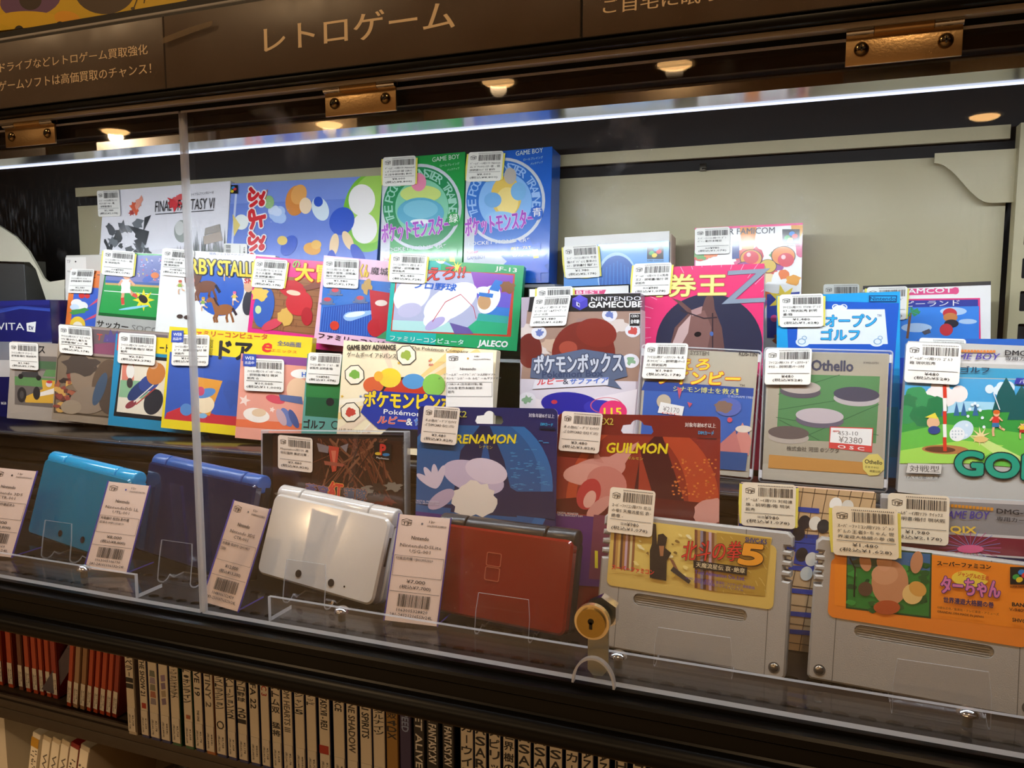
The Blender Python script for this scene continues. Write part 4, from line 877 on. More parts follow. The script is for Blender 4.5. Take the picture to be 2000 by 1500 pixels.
C.p(W_, 1229, 638, 1251, 638, 1252, 612, 1230, 612); C.p(K_, 1230, 637, 1250, 637, 1251, 613, 1231, 613); C.t(W_, 'CERO', 1233, 620, 1248, 620, 5, .03); C.t(W_, '全年齢', 1232, 632, 1249, 632, 8, .05)
C.p('#5c6884', 1036, 738, 1040, 700, 1090, 692, 1140, 682, 1218, 694, 1226, 735, 1200, 742, 1215, 760, 1180, 752, 1100, 745); C.t('#c8ccd8', 'ポケモンボックス', 1044, 730, 1216, 726, 36, .06, '#3a4258', .09)
C.t('#3c4a6c', 'Pokémon Box', 1060, 738, 1178, 735, 12, .06); C.p('#e2e0ea', 1040, 760, 1188, 752, 1190, 738, 1046, 742); C.t('#d8384a', 'ルビー', 1050, 752, 1100, 749, 11, .06, W_, .05, 3); C.t('#4a4a5c', '&', 1101, 751, 1111, 750, 11, .03); C.t('#3f6cd0', 'サファイア', 1113, 751, 1187, 748, 11, .06, W_, .05, 3)
C.build(r, PR_S); box('right_side_print', mat('carton_side_white', '#d9d5d4', .4), f.w/2+.0001, f.w/2+.0004, .0005, .0215, .0, f.h*.9, r)
sticker(r, f, (1046, 580), (1117, 577), (1036, 637), ['ｹﾞｰﾑｷｭｰﾌﾞ用ｿﾌﾄ ﾎﾟｹｯﾄ', 'ﾓﾝｽﾀｰ ﾙﾋﾞｰ&ｻﾌｧｲｱ - ﾊﾟ', 'ｯｹｰｼﾞ劣化'], '¥1,480', '(税込¥1,628)')
# pink horse box
r, f, C = carton('game_box', 'hot pink game box with a horse head and large silver letter', ((1243, 520), (1499, 518), (1482, 800), (1238, 800)), .206, 5, 0, .018, '#d8d4d6', group=B3, ext=T1E)
C.r('#e83a74', 0, 0, 1, 1)
for i in range(40):
    a = math.radians(i*9); C.line('#f4a0bc', 1.4, 1390+120*math.cos(a), 640+120*math.sin(a), 1390+240*math.cos(a), 640+240*math.sin(a))
C.e('#2e3048', 1385, 672, 104, 98, 0, 48)
C.p('#6e4c48', 1305, 690, 1318, 640, 1345, 612, 1322, 590, 1312, 582, 1330, 588, 1352, 606, 1372, 600, 1378, 582, 1388, 570, 1394, 584, 1396, 604, 1410, 640, 1416, 690, 1416, 760, 1300, 760)
C.p('#845e58', 1308, 685, 1325, 640, 1352, 614, 1376, 606, 1390, 640, 1380, 690, 1330, 730, 1308, 720); C.p('#c8a8a4', 1310, 680, 1326, 640, 1350, 614, 1344, 650, 1322, 690); C.e('#1c1518', 1363, 653, 7, 5, -10); C.p('#b08a88', 1350, 606, 1372, 598, 1370, 612, 1352, 618)
C.line('#3a2c34', 2.5, 1330, 606, 1375, 622, 1400, 620); C.line('#3a2c34', 2.5, 1392, 612, 1392, 680); C.e('#4a68a8', 1390, 652, 3.5, 4.5)
C.t('#f2e48c', '馬券王', 1246, 580, 1418, 578, 42, .04, '#b8924a', .05); C.t('#8c98a8', 'Z', 1410, 594, 1494, 590, 64, .0, '#58647c', .02, 10); C.build(r)
sticker(r, f, (1239, 517), (1313, 514), (1234, 577), ['ｹﾞｰﾑﾎﾞｰｲ用ｿﾌﾄ DX馬券', '王Z - 説明書/箱付 現', '状販売'], '==¥980', '(税込¥1,078)', yellow=True)
# ================================================================ goods: lower row on the black step
B2 = 'boxes on the black step'; Y2 = .173
r, f, C = carton('cartridge_box', 'grey racing game box with yellow race car picture', ((20, 667), (215, 676), (206, 832), (17, 815)), Y2+.011, 7, YM, .010, '#a39a90', group=B2, ext=T1E)
C.r('#a89c90', 0, 0, 1, 1); C.p('#6c625c', 29, 790, 205, 806, 212, 700, 30, 694); C.p('#5f8a52', 29, 752, 207, 765, 209, 742, 29, 732); C.p('#4c6a48', 76, 705, 212, 712, 211, 728, 76, 720); C.p('#8a8078', 29, 735, 209, 745, 210, 730, 29, 722); C.p('#5f8a52', 84, 735, 209, 742, 210, 724, 90, 722)
C.p('#d8a83c', 50, 786, 112, 788, 112, 744, 82, 742, 84, 760, 48, 775); C.p('#ece4dc', 68, 776, 112, 768, 112, 756, 74, 768); C.e('#2c2828', 43, 771, 9, 15); C.e('#2c2828', 72, 768, 7, 13); C.e('#4a4644', 43, 771, 4, 8); C.e('#d8d0d0', 96, 750, 6, 6); C.e('#c8403c', 97, 746, 6, 3); C.p('#3c3a3a', 38, 736, 78, 738, 74, 726, 44, 726); C.e('#1c1a1a', 41, 735, 5); C.e('#1c1a1a', 76, 738, 5)
C.t(K_, 'F1レース', 30, 690, 88, 690, 14, .05); C.build(r, PR_M); sticker(r, f, (21, 669), (77, 672), (22, 719), ['ﾌｧﾐｺﾝ用ｿﾌﾄ F1ﾚｰｽ -', '説明書/箱付 現状販売'], '¥1,980', '(税込¥2,178)')
r, f, C = carton('cartridge_box', 'worn sepia role-playing game box with a wide brown picture', ((117, 632), (330, 650), (318, 832), (102, 810)), Y2+.006, 7, YM, .010, '#8c7c6a', group=B2, ext=T1E)
C.r('#93826e', 0, 0, 1, 1); C.p('#a08a80', 120, 690, 326, 708, 330, 652, 118, 634); C.p('#6e5a5c', 180, 690, 326, 704, 328, 655, 182, 643); C.p('#8a4a64', 182, 690, 232, 694, 232, 668, 184, 672); C.p('#5a4a84', 202, 668, 232, 670, 230, 645, 222, 655, 216, 643, 212, 655, 206, 652); C.t('#c8443c', 'T', 189, 664, 199, 665, 12, .04)
C.p('#4e4030', 105, 806, 316, 826, 324, 706, 118, 690, 112, 700); C.p('#7c6a56', 108, 803, 314, 822, 322, 709, 120, 694, 114, 702)
R = random.Random(6)
for i in range(34): C.blob(R.choice(('#8c4438', '#a05a40', '#3a2c26', '#c89a50', '#6c3a30')), R.uniform(108, 150), R.uniform(730, 802), R.uniform(4, 9), R.uniform(3, 7), i, .4, 9)
C.e('#8e7a66', 168, 732, 30, 38, 0); C.blob('#4c4038', 160, 715, 34, 20, 3, .25); C.e('#64503f', 205, 740, 22, 40, 20); C.e('#8c7a68', 176, 782, 40, 26, -10); C.e('#54453a', 222, 770, 26, 40, 20); C.e('#44566c', 196, 760, 10, 34, 20); C.e('#9a8872', 140, 795, 20, 14)
C.build(r, PR_M); sticker(r, f, (117, 635), (182, 641), (119, 687), ['ﾌｧﾐｺﾝ用ｿﾌﾄ ﾄﾞﾗｺﾞﾝｸｴｽ', 'ﾄIV 導かれし者たち', '説明書/箱ﾀﾞﾒｰｼﾞ 現'], '¥1,980', '(税込¥2,178)')
r, f, C = carton('cartridge_box', 'blue framed football game box with red and yellow top band', ((231, 652), (415, 668), (396, 838), (208, 817)), Y2, 7, YM, .010, '#1c7ea8', group=B2, ext=T1E)
C.r('#2088b4', 0, 0, 1, 1); C.p('#d8402c', 228, 684, 305, 690, 306, 658, 231, 652); C.p(Y_, 300, 690, 412, 700, 415, 668, 304, 658); C.t(K_, 'ード', 312, 687, 330, 688, 15, .05); C.p(K_, 222, 812, 392, 830, 406, 705, 238, 692); C.p('#e6dcc8', 228, 804, 388, 822, 402, 712, 240, 698); C.p('#d8806c', 238, 745, 262, 748, 262, 700, 240, 698); C.p('#8ab48c', 232, 775, 290, 780, 290, 745, 236, 742)
for c, x, y, rx, ry, ro in (('#2c3c6c', 275, 760, 32, 13, -40), ('#34488c', 292, 748, 22, 15, -30), ('#c87c3c', 305, 730, 18, 22, 20), ('#2c2c34', 300, 785, 18, 26, 20), ('#8c3c44', 256, 790, 12, 6, -30), ('#d8a888', 300, 712, 9, 9, 0), ('#e8e4dc', 255, 725, 8, 15, 0), ('#3c3434', 254, 748, 6, 10, 0)): C.e(c, x, y, rx, ry, ro)
C.line('#e8e0d8', 2, 262, 785, 300, 752); C.line('#b8443c', 2, 266, 790, 304, 758); C.build(r, PR_M)
sticker(r, f, (235, 651), (308, 656), (232, 707), ['ﾌｧﾐｺﾝ用ｿﾌﾄ 10ﾔｰﾄﾞﾌｧｲ', 'ﾄ - 説明書/箱付 現状', '販売'], '¥2,980', '(税込¥3,278)')
r, f, C = carton('cartridge_box', 'yellow and blue box with big black katakana and a round pale shape', ((334, 637), (612, 660), (592, 852), (313, 824)), Y2, 7, YM, .010, '#e0c81e', group=B2, ext=T1E)
C.r('#ead224', 0, 0, 1, 1); C.p('#3a5cb4', 321, 818, 588, 844, 600, 710, 332, 687); C.p('#c8323c', 321, 818, 588, 844, 590, 824, 420, 810, 366, 790, 326, 806); C.p('#e09a3c', 380, 808, 410, 812, 435, 744, 384, 736); C.e('#f0dcb8', 400, 790, 19, 17); C.e('#5a8ac8', 402, 768, 20, 9, -15); C.e('#c84a6c', 392, 764, 8, 9); C.e('#3a58a8', 452, 762, 16, 20); C.p('#3a58a8', 436, 762, 468, 764, 466, 800, 458, 788, 450, 800, 444, 786); C.e('#7cb0d8', 396, 812, 9, 5); C.e('#5a8ac8', 364, 800, 12, 12)
C.t(K_, 'ドア', 428, 700, 490, 704, 34, .09); C.tv('#3a342c', 'DOOR DOOR', 412, 664, 410, 698, 5, .03); C.t('#d8482c', 'ファミリーコンピュータ', 370, 655, 522, 664, 11, .05); C.t('#d8322c', 'e', 510, 686, 528, 688, 17, .05, None, .04, 4); C.t('#d8482c', 'エニックス', 530, 687, 580, 691, 6, .03); C.t('#3a4a9c', '全50画面', 542, 675, 588, 679, 10, .03)
C.build(r, PR_M); sticker(r, f, (340, 655), (412, 656), (337, 712), ['ﾌｧﾐｺﾝ用ｿﾌﾄ ｴﾆｯｸｽ ﾄﾞｱ', 'ﾄﾞｱ - 説明書/箱付 現', '状販売'], '¥10,000', '(税込¥11,000)', web=True)
r, f, C = carton('cartridge_box', 'salmon pink box with purple top and cartoon food shapes', ((475, 689), (680, 706), (660, 848), (457, 833)), Y2-.004, 7, YM, .010, '#e08a6c', group=B2, ext=T1E)
C.r('#eaa08c', 0, 0, 1, 1); C.p('#8a4a8c', 472, 705, 678, 722, 680, 706, 475, 689); C.p('#e8744a', 457, 833, 660, 848, 661, 832, 459, 818); C.e('#f6ece0', 501, 811, 26, 14, 10); C.e('#e8c8a4', 506, 806, 14, 8); C.e('#d85060', 538, 780, 19, 8, 15); C.star('#f6dcd0', 478, 782, 5, 12, 5); C.star('#f6dcd0', 532, 800, 3, 6, 5); C.e('#f0c8a4', 582, 762, 22, 24); C.e(W_, 588, 730, 20, 9); C.t(B_, 'H', 590, 736, 598, 736, 9, .05); C.e('#6c7cb4', 560, 815, 9, 20, -25); C.e('#c8a8b0', 550, 815, 8, 18, -25); C.e('#4a5a94', 574, 818, 7, 20, -25); C.p('#5a6c9c', 545, 770, 590, 775, 592, 790, 548, 782)
C.build(r, PR_M); sticker(r, f, (480, 701), (557, 704), (479, 761), ['ﾌｧﾐｺﾝ用ｿﾌﾄ ﾊﾞｰｶﾞｰﾀｲﾑ', '- 説明書/箱付 現状', '販売 ☆'], '¥10,000', '(税込¥11,000)', web=True)
r, f, C = carton('cartridge_box', 'teal green golf box with a black ball on dark grass', ((602, 690), (790, 706), (774, 856), (588, 840)), Y2-.006, 7, YM, .010, '#4f8a84', group=B2, ext=T1E)
C.r('#5c9a90', 0, 0, 1, 1); C.p('#1c5c34', 596, 812, 770, 826, 780, 715, 600, 745); C.p('#2c7a3c', 597, 775, 775, 785, 778, 740, 599, 748); C.e(K_, 645, 785, 8, 8); C.t(K_, 'ゴルフ', 593, 836, 634, 838, 17, .07); C.ring(K_, 655, 830, 8, 8, .25)
C.build(r, PR_M); sticker(r, f, (605, 689), (670, 692), (599, 747), ['ﾌｧﾐｺﾝ用ｿﾌﾄ ｺﾞﾙﾌ - 現', '状販売 説明書/箱'], '==¥980', '(税込¥1,078)')
# cream handheld game box
r, f, C = carton('game_box', 'cream game box with yellow Japanese title in a blue burst', ((672, 662), (971, 687), (955, 868), (658, 845)), Y2-.016, 7, 5, .013, '#efe0c0', group=B2, ext=T1E)
C.r('#f4e4c0', 0, 0, 1, 1); R = random.Random(9)
for i in range(14): a = R.uniform(0, 6.28); C.p(R.choice(('#f2d08a', '#f8eed8', '#ecd4b8')), 780, 770, 780+190*math.cos(a), 770+150*math.sin(a), 780+190*math.cos(a+.12), 770+150*math.sin(a+.12))
for i in range(16): C.star(R.choice(('#d8806c', '#7c9cd0', '#e8b83c')), R.uniform(668, 860), R.uniform(690, 800), 1.5, 3.6, 5)
for x, y, c in ((693, 732, '#7cb04a'), (794, 694, '#9cb04a'), (685, 805, '#c84a3c')): C.star('#4a443c', x, y, 20, 21, 4, 22); C.star('#f6ecd4', x, y, 18, 19, 4, 22); C.blob(c, x, y, 10, 9, int(x), .2)
C.e('#2a2628', 795, 780, 62, 44, 0, 36); C.e('#c8402c', 795, 775, 48, 34, 0, 30); C.e('#d8663c', 730, 752, 20, 16); C.e('#f0d23c', 762, 738, 22, 19); C.e('#5a9ad0', 808, 745, 22, 15); C.e('#8cc85a', 848, 752, 22, 22); C.e('#f2b43c', 740, 735, 9, 10)
C.p('#2c3c9c', 705, 805, 720, 770, 735, 763, 905, 775, 930, 800, 900, 840, 740, 838, 722, 822); C.p('#2a2628', 720, 870, 930, 880, 925, 850, 760, 835)
C.t('#f2d22c', 'ポケモンピンボール', 712, 793, 938, 806, 30, .08, '#1c2c84', .09); C.t(W_, 'Pokémon Pinball', 750, 808, 880, 818, 9, .04); C.t('#e8584a', 'ルビー', 738, 826, 792, 829, 14, .07, W_, .06, 3); C.t(W_, '&', 794, 830, 806, 831, 13, .05); C.t('#4a8ae0', 'サファイア', 808, 831, 880, 835, 14, .07, W_, .05, 3)
C.t('#3a342c', 'GAME BOY ADVANCE', 679, 683, 774, 683, 9, .08); C.t('#3a342c', 'ゲームボーイ アドバンス', 679, 697, 775, 701, 10, .03); C.t('#4a4238', 'The Pokémon Company', 804, 684, 915, 692, 8, .03); C.t('#3a342c', '1人用 アクションゲーム', 664, 842, 724, 846, 6, .02)
C.build(r)
# hanging white tag in front of it
def paper_tag(label, q, Yb, tilt, yaw, body, cardcol='#efe9e2', cat='price tag', leftcut=False, sleeve=True, brd='#9a9490', group='price tags in clear sleeves'):
    f = Face(q, Yb if Yb else Yauto(q, tilt, yaw, Z(-.2315)), tilt, yaw); r = empty('price_tag', f.M, label, cat, group)
    box('card', mat('tag_paper_'+cardcol, cardcol, .55), -f.w/2, f.w/2, .0006, .0010, 0, f.h, r)
    if sleeve:
        o = box('sleeve', AC_V, -f.w/2-.0007, f.w/2+.0007, -.0004, .0020, -.0005, f.h+.0006, r); o.data.materials.append(VI_E)
        for p in o.data.polygons:
            if abs(p.normal.x) > .9: p.material_index = 1
    W, H = f.w, f.h
    C = Canvas(f, .00055, quad=[(-W/2, H), (W/2, H), (-W/2, 0)])
    tflogo(C, .06, .03, .2, .075); C.e(body.get('dot', '#3a4a9c'), .47, .075, .022, .022*W/H, 0, 10)
    C.t('#4a4440', body.get('no', '12r'), .6, .06, .72, .06, .022, .01, res=1); C.t('#4a4440', body['code'][0], .58, .1, .95, .1, .022, .01, res=1)
    C.t(INK, 'Nintendo', .3, .232, .64, .232, .036, .02)
    for i, l in enumerate(body['name']): wl = len(l)*.029; C.t('#5a5450', l, .5-wl, .305+i*.05, .5+wl, .305+i*.05, .032, .01, res=1)
    y0 = .39
    for a in ((.02, y0, .98, y0), (.02, y0+.19, .98, y0+.19), (.02, y0, .02, y0+.19), (.98, y0, .98, y0+.19)): C.line('#4a4440', .006, *a)
    for i, l in enumerate(body['desc']): full = sum(.5 if ord(ch) < 256 else 1 for ch in l); C.t(INK, l, .05, y0+.045+i*.05, .05+min(.9, full*.066), y0+.045+i*.05, .034, .01, res=1)
    if 'price' in body:
        C.t(INK, body['price'], .32, .645, .68, .645, .038, .015); C.t(INK, body['tax'], .2, .7, .8, .7, .042, .015); C.line(INK, .007, .02, .725, .98, .725)
        barcode(C, .2, .745, .82, .86, hash_(body['tax'])); C.t(INK, body['code'][0], .2, .905, .8, .905, .028, .012, res=1); C.t(INK, body['code'][1], .08, .95, .9, .95, .028, .012, res=1)
    C.build(r, PR_P, 'printing', 'printed_text'); return r, f
paper_tag('white paper tag taped to the cream game box with yellow title', ((872, 689), (963, 689), (962, 836), (869, 836)), Y2-.0185, 7, 5, {'code': ('1063004976466', ''), 'no': '08r', 'dot': '#c89a3c', 'name': ('ｹﾞｰﾑﾎﾞｰｲｱﾄﾞﾊﾞﾝｽ用ｿﾌﾄ', 'ﾎﾟｹﾓﾝﾋﾟﾝﾎﾞｰﾙ ﾙﾋﾞｰ&ｻﾌｧｲｱ'), 'desc': ('CERO A (全年齢対象) 箱', '劣化有 動作未確認 現状', '販売')}, sleeve=False, group=None)
# ---------------------------------------------------------------- lower row at the right: disk cases and landscape boxes
def disk_case(label, q, Yb, tilt, yaw=0, t=.012):
    f = Face(q, Yb, tilt, yaw); f.extend(T1E); r = empty('disk_case', f.M, label, 'game case', B2)
    slab('sleeve_card', rrect(f.w*.94, f.h*.955, .001, z=f.h*.022), t*.55, mat('disk_card_grey', '#b8b0a0', .5), r, y0=.0016, smooth=False)
    o = slab('clear_shell', rrect(f.w, f.h, .0025), t, AC, r, bev=.001, mats=[AC, AC_E2], edge=True)
    for sx in (-1, 1):
        for sz in (.06, .94): box('hinge_pin', mat('clear_pin', '#e0e0e4', .2), sx*f.w*.485-.0012, sx*f.w*.485+.0012, .001, .004, f.h*sz-.003, f.h*sz+.003, r)
    return r, f, Canvas(f, .0015)
r, f, C = disk_case('clear disk case with beige cover and yellow-red katakana, left of the board game case', ((1256, 672), (1490, 685), (1468, 930), (1232, 906)), .170, 8)
C.p('#b9b09c', 1241, 898, 1462, 922, 1482, 690, 1264, 680); C.p('#3b62b4', 1246, 905, 1456, 920, 1472, 758, 1259, 743); C.p('#2a4a98', 1252, 762, 1471, 774, 1472, 758, 1259, 743); C.t('#e8e070', 'シナモン博士を救え', 1314, 764, 1436, 771, 11, .03); C.t('#e8e070', '！', 1437, 771, 1442, 771, 12, .03)
C.t('#f2d83c', 'もえろ', 1290, 722, 1384, 722, 21, .07, '#d8483c', .08, 3); C.t('#f2d83c', 'ツインビー', 1282, 748, 1443, 752, 24, .09, '#d8483c', .08, 3); C.t('#4a443c', 'KDS-TIN', 1443, 694, 1478, 696, 8, .04); C.t('#7c7468', 'SYSTEM', 1348, 692, 1384, 694, 8, .05); C.t('#c8d0e8', '© KONAMI 1986', 1421, 776, 1470, 779, 5); C.t('#4a443c', 'TM', 1444, 754, 1454, 755, 4)
for x, y, a, c in ((1296, 784, 14, '#c8b8a0'), (1395, 828, 0, 0)): 
    if a: C.e(c, x, y, a, a)
C.e('#5c6cb8', 1422, 795, 26, 18); C.blob('#8a6c5c', 1413, 795, 17, 12, 3, .2); C.p('#c8586c', 1322, 755, 1332, 760, 1326, 780); C.p('#c8586c', 1342, 785, 1352, 788, 1346, 796); C.p('#d88c80', 1424, 880, 1450, 825, 1468, 860, 1462, 890); C.p('#c87a74', 1380, 890, 1436, 840, 1448, 885); C.e('#e8d8c8', 1452, 838, 16, 7); C.p('#31538c', 1246, 905, 1456, 920, 1460, 885, 1248, 870); C.e('#d85060', 1425, 820, 5)
C.p(W_, 1284, 806, 1332, 812, 1336, 794, 1290, 785); C.t('#8a8480', '¥2170', 1294, 803, 1326, 807, 10); C.t('#d85050', 'OSC', 1292, 808, 1326, 812, 4, .03)
C.build(r, PR_M); sticker(r, f, (1261, 671), (1345, 672), (1254, 738), ['ﾌｧﾐｺﾝ用ﾃﾞｨｽｸｿﾌﾄ もえ', 'ろﾂｲﾝﾋﾞｰ - 説明書/ｹｰｽ', '付 現状販売'], '¥1,980', '(税込¥2,178)', y=-.0012)
r, f, C = disk_case('clear disk case with board game discs on green and a red price label', ((1496, 679), (1746, 683), (1734, 942), (1478, 920)), .168, 8)
C.p('#b0a692', 1490, 905, 1722, 930, 1735, 692, 1505, 688); C.p('#5a8c58', 1516, 858, 1711, 866, 1719, 735, 1524, 730)
for a in ((1520, 800, 1713, 770), (1516, 815, 1716, 850), (1560, 858, 1717, 790), (1640, 732, 1520, 770), (1600, 860, 1522, 820)): C.line('#3a6440', 1.3, *a)
def disc(x, y, a, top, bot): C.e(bot, x, y+9, a, a*.32, 3, 30); C.e(top, x, y, a, a*.32, 3, 30)
disc(1563, 756, 40, '#bdb2a8', '#5f5860'); disc(1673, 770, 45, '#4f4c5c', '#bdb4b4'); disc(1601, 812, 47, '#c4b8bc', '#6a6270'); disc(1540, 845, 40, '#6a5c58', '#b8aca0')
C.p('#c8904a', 1500, 914, 1712, 928, 1714, 905, 1502, 888); C.t('#4a4a5c', 'Othello', 1585, 723, 1666, 725, 20, .06); C.t('#6a6460', 'KWD-OTH', 1687, 710, 1716, 711, 4, .02); C.t('#5a544c', '株式会社 河田 ©ツクダ', 1536, 880, 1640, 885, 9, .02)  # gold band along the foot is a lamp reflection painted into the cover
C.p('#d84a44', 1619, 875, 1703, 884, 1706, 836, 1621, 833); C.p(W_, 1621, 864, 1702, 871, 1704, 838, 1623, 835); C.t('#8a8680', '453-10', 1636, 850, 1676, 851, 8, .02); C.t('#8a8680', '¥2380', 1638, 864, 1684, 867, 12, .02); C.t(W_, 'O S C', 1636, 875, 1688, 880, 6, .05); C.t('#d84a44', '部門', 1627, 844, 1639, 845, 4, .03)
C.star('#e2d070', 1706, 908, 22, 23, 4, 22); C.t('#3a3628', 'Othello', 1689, 905, 1723, 908, 8, .04); C.t('#5a5440', '日本オセロ', 1690, 914, 1716, 916, 4.5); C.t('#5a5440', '連盟公認', 1698, 922, 1720, 924, 4.5)
C.build(r, PR_M); sticker(r, f, (1496, 682), (1586, 681), (1493, 750), ['ﾌｧﾐｺﾝ用ｿﾌﾄ ﾃﾞｨｽｸｶｰﾄﾞ', 'ｵｾﾛ - 説明書/ｹｰｽ付'], '¥480', '(税込¥528)', y=-.0012)
# blue box behind and the golf box
r, f, C = carton('game_box', 'blue topped box just showing above the silver golf box', ((1791, 656), (2060, 668), (2060, 840), (1788, 840)), .194, 6, 0, .010, '#2c5cb0', group=B2, ext=T1E)
C.r('#2f64b8', 0, 0, 1, 1); C.build(r); sticker(r, f, (1795, 661), (1886, 664), (1793, 722), ['ｹﾞｰﾑﾎﾞｰｲ用ｿﾌﾄ'], '¥980', '(税込¥1,078)')
r, f, C = carton('game_box', 'silver landscape golf box with bright green course picture', ((1773, 667), (2085, 678), (2080, 968), (1755, 934)), .160, 8, 0, .018, '#b9b7b4', group=B2, ext=T1E)
C.r('#bdbbb6', 0, 0, 1, 1); C.p('#d4d2d0', 1757, 705, 2085, 716, 2085, 702, 1764, 693); C.p('#3f9cc4', 1768, 735, 2085, 742, 2085, 724, 1770, 714); C.p('#4aa4d8', 1762, 850, 2080, 860, 2085, 744, 1768, 736); C.p('#a8d8ee', 1762, 810, 2080, 820, 2082, 790, 1764, 780)
puff(C, '#f2e8e4', 1850, 770, 22, 10, 3, 1.6); puff(C, '#dcecf4', 1950, 765, 16, 6, 9, 1.6)
C.p('#3c9a44', 1760, 850, 2080, 858, 2080, 808, 1930, 800, 1840, 808, 1762, 800)
for i, (x, y) in enumerate(((1790, 775), (1775, 790), (1810, 790), (1830, 795), (1770, 810), (1800, 812))): C.blob('#2c7c4c' if i % 2 else '#3a9458', x, y, 22, 20, i, .12, 16)
for x in (1844, 1868, 1882, 1905): C.p('#3a6a9c', x-6, 812, x+6, 812, x, 785)
for x, y in ((1965, 745), (1995, 760)): C.p('#1f5c5c', x-28, y+60, x+28, y+60, x+16, y+20, x, y-8, x-16, y+20)
C.p('#6cc04c', 1758, 895, 2080, 920, 2080, 858, 1940, 838, 1842, 828, 1760, 845); C.p('#a8dc5c', 1758, 880, 1880, 860, 1960, 870, 1900, 905, 1757, 905); C.p('#cfe88a', 1890, 850, 1960, 900, 2010, 900, 1910, 850)
C.e('#b87c4c', 1846, 878, 46, 9, 2); C.e('#6a4430', 1836, 878, 30, 6, 2)
for i in range(5): C.p('#d8402c' if i % 2 == 0 else W_, 1841, 752+i*25.5, 1848, 752+i*25.5, 1849, 752+(i+1)*25.5 if i < 4 else 881, 1842, 752+(i+1)*25.5 if i < 4 else 881)
C.e('#cfe4f4', 1880, 840, 22, 18, -30); C.e('#f4f6f8', 1869, 848, 15, 14); 
for i in range(10): C.e('#b8c4d0', 1860+(i % 4)*6, 842+(i//4)*6, 1.6)
for a in range(10): C.e('#e8f4fc', 1905-18*math.cos(a*.3), 850-62*math.sin(a*.32), 3)
C.star('#f2dca4', 1915, 852, 6, 20, 9, -20); C.e('#e8c47c', 1915, 858, 14, 6)
fig(C, 1944, 830, 21, '#d83c34', '#3c78a8', '#f0b890', '#d86a2c', None); C.line('#e8e8ec', 2, 1952, 800, 1940, 768); C.blob('#e8b890', 1822, 825, 12, 13, 2, .1); C.e('#3a4a8c', 1824, 840, 12, 8); C.p('#e8d84a', 1806, 815, 1832, 818, 1826, 806); fig(C, 1995, 842, 14, '#e8c83c', '#b8342c', '#f0b890', '#5a9a3c')
for i in range(13): C.p('#d8803c', 1864+i*6.2, 688+i*.1, 1869+i*6.2, 688+i*.1, 1869+i*6.2, 683+i*.1, 1864+i*6.2, 683+i*.1)
C.t('#4a3c9c', 'GAME BOY', 1836, 702, 1949, 703, 12, .02, None, 0, 4); C.t('#2c2a2c', 'DMG-GO', 1962, 694, 2040, 697, 10, .04); C.t('#2c2a2c', '専用カートリッジ', 1962, 704, 2070, 708, 8, .02); C.t('#1c3c54', 'ゴルフ', 1876, 727, 1931, 729, 12, .06)
C.p('#3a3ca0', 1980, 750, 2060, 756, 2060, 742, 1984, 738); C.t(W_, 'バック', 1990, 749, 2020, 751, 8, .03)
C.t('#24a084', 'GOLF', 1866, 925, 2070, 940, 44, .09, '#1c2c2c', .07); C.p('#8a8680', 1768, 924, 1838, 926, 1840, 906, 1772, 904); C.p('#d8d2ca', 1769, 923, 1837, 925, 1839, 907, 1773, 905); C.t('#6a6460', '対戦型', 1776, 921, 1834, 923, 13, .03); C.t('#4a4640', '1人でも遊べます', 1770, 934, 1836, 935, 6, .02)
C.build(r); sticker(r, f, (1770, 670), (1877, 674), (1765, 745), ['ｹﾞｰﾑﾎﾞｰｲ用ｿﾌﾄ ｺﾞﾙﾌ', '箱 現状販売'], '¥480', '(税込¥528)')
# ================================================================ goods: front row on the tray
BF = 'goods standing on the tray'
# jewel case
f = Face(((502, 834), (789, 849), (793, 1130), (517, 1118)), .099, 6, 0); f.extend(TRAY+.0005); r = empty('disc_case', f.M, 'clear disc case with dark fiery cover behind the white console', 'game case')
box('booklet', mat('booklet_dark', '#2a1c18', .5), -f.w*.41, f.w*.485, .0012, .0022, .004, f.h-.005, r)
box('spine_tray', mat('disc_tray_black', '#121112', .35), -f.w*.49, -f.w*.415, .001, .0085, .002, f.h-.003, r)
box('back_tray', mat('disc_tray_black', '#121112', .35), -f.w*.41, f.w*.485, .004, .0085, .002, f.h-.003, r)
slab('clear_shell', rrect(f.w, f.h, .001), .0104, AC, r, bev=.0006, mats=[AC, AC_E2], edge=True)
C = Canvas(f, .0011); R = random.Random(12)
C.p('#3a221a', 530, 1120, 786, 1128, 783, 862, 530, 850)
for i in range(60):
    x, y = R.uniform(600, 780), R.uniform(860, 960); C.line(R.choice(('#6a3826', '#7c4632', '#4c261c', '#8a5a40', '#3c241e')), R.uniform(1, 4), 640+R.uniform(-20, 120), 858, x, y+R.uniform(20, 60))
C.p('#c84838', 640, 870, 662, 874, 656, 920, 648, 922); C.p('#e07a60', 646, 880, 656, 880, 652, 918); C.p('#8a8084', 618, 865, 642, 872, 640, 885, 622, 882); C.p('#8a8084', 664, 872, 680, 866, 676, 884); C.p('#a85a48', 632, 900, 672, 906, 670, 912, 634, 908)
for i in range(14): C.blob(R.choice(('#5c4a44', '#7c3c2c', '#44342e', '#8c8478')), R.uniform(545, 770), R.uniform(945, 1000), 16, 9, i, .4)
C.p(K_, 730, 896, 764, 901, 764, 867, 730, 863); C.t('#d83a34', 'P', 742, 888, 752, 889, 20, .1); C.e('#e8c23c', 738, 886, 6, 3); C.e('#2f86c4', 754, 888, 7, 3); C.t(W_, 'PlayStation', 735, 896, 759, 899, 4, .03)
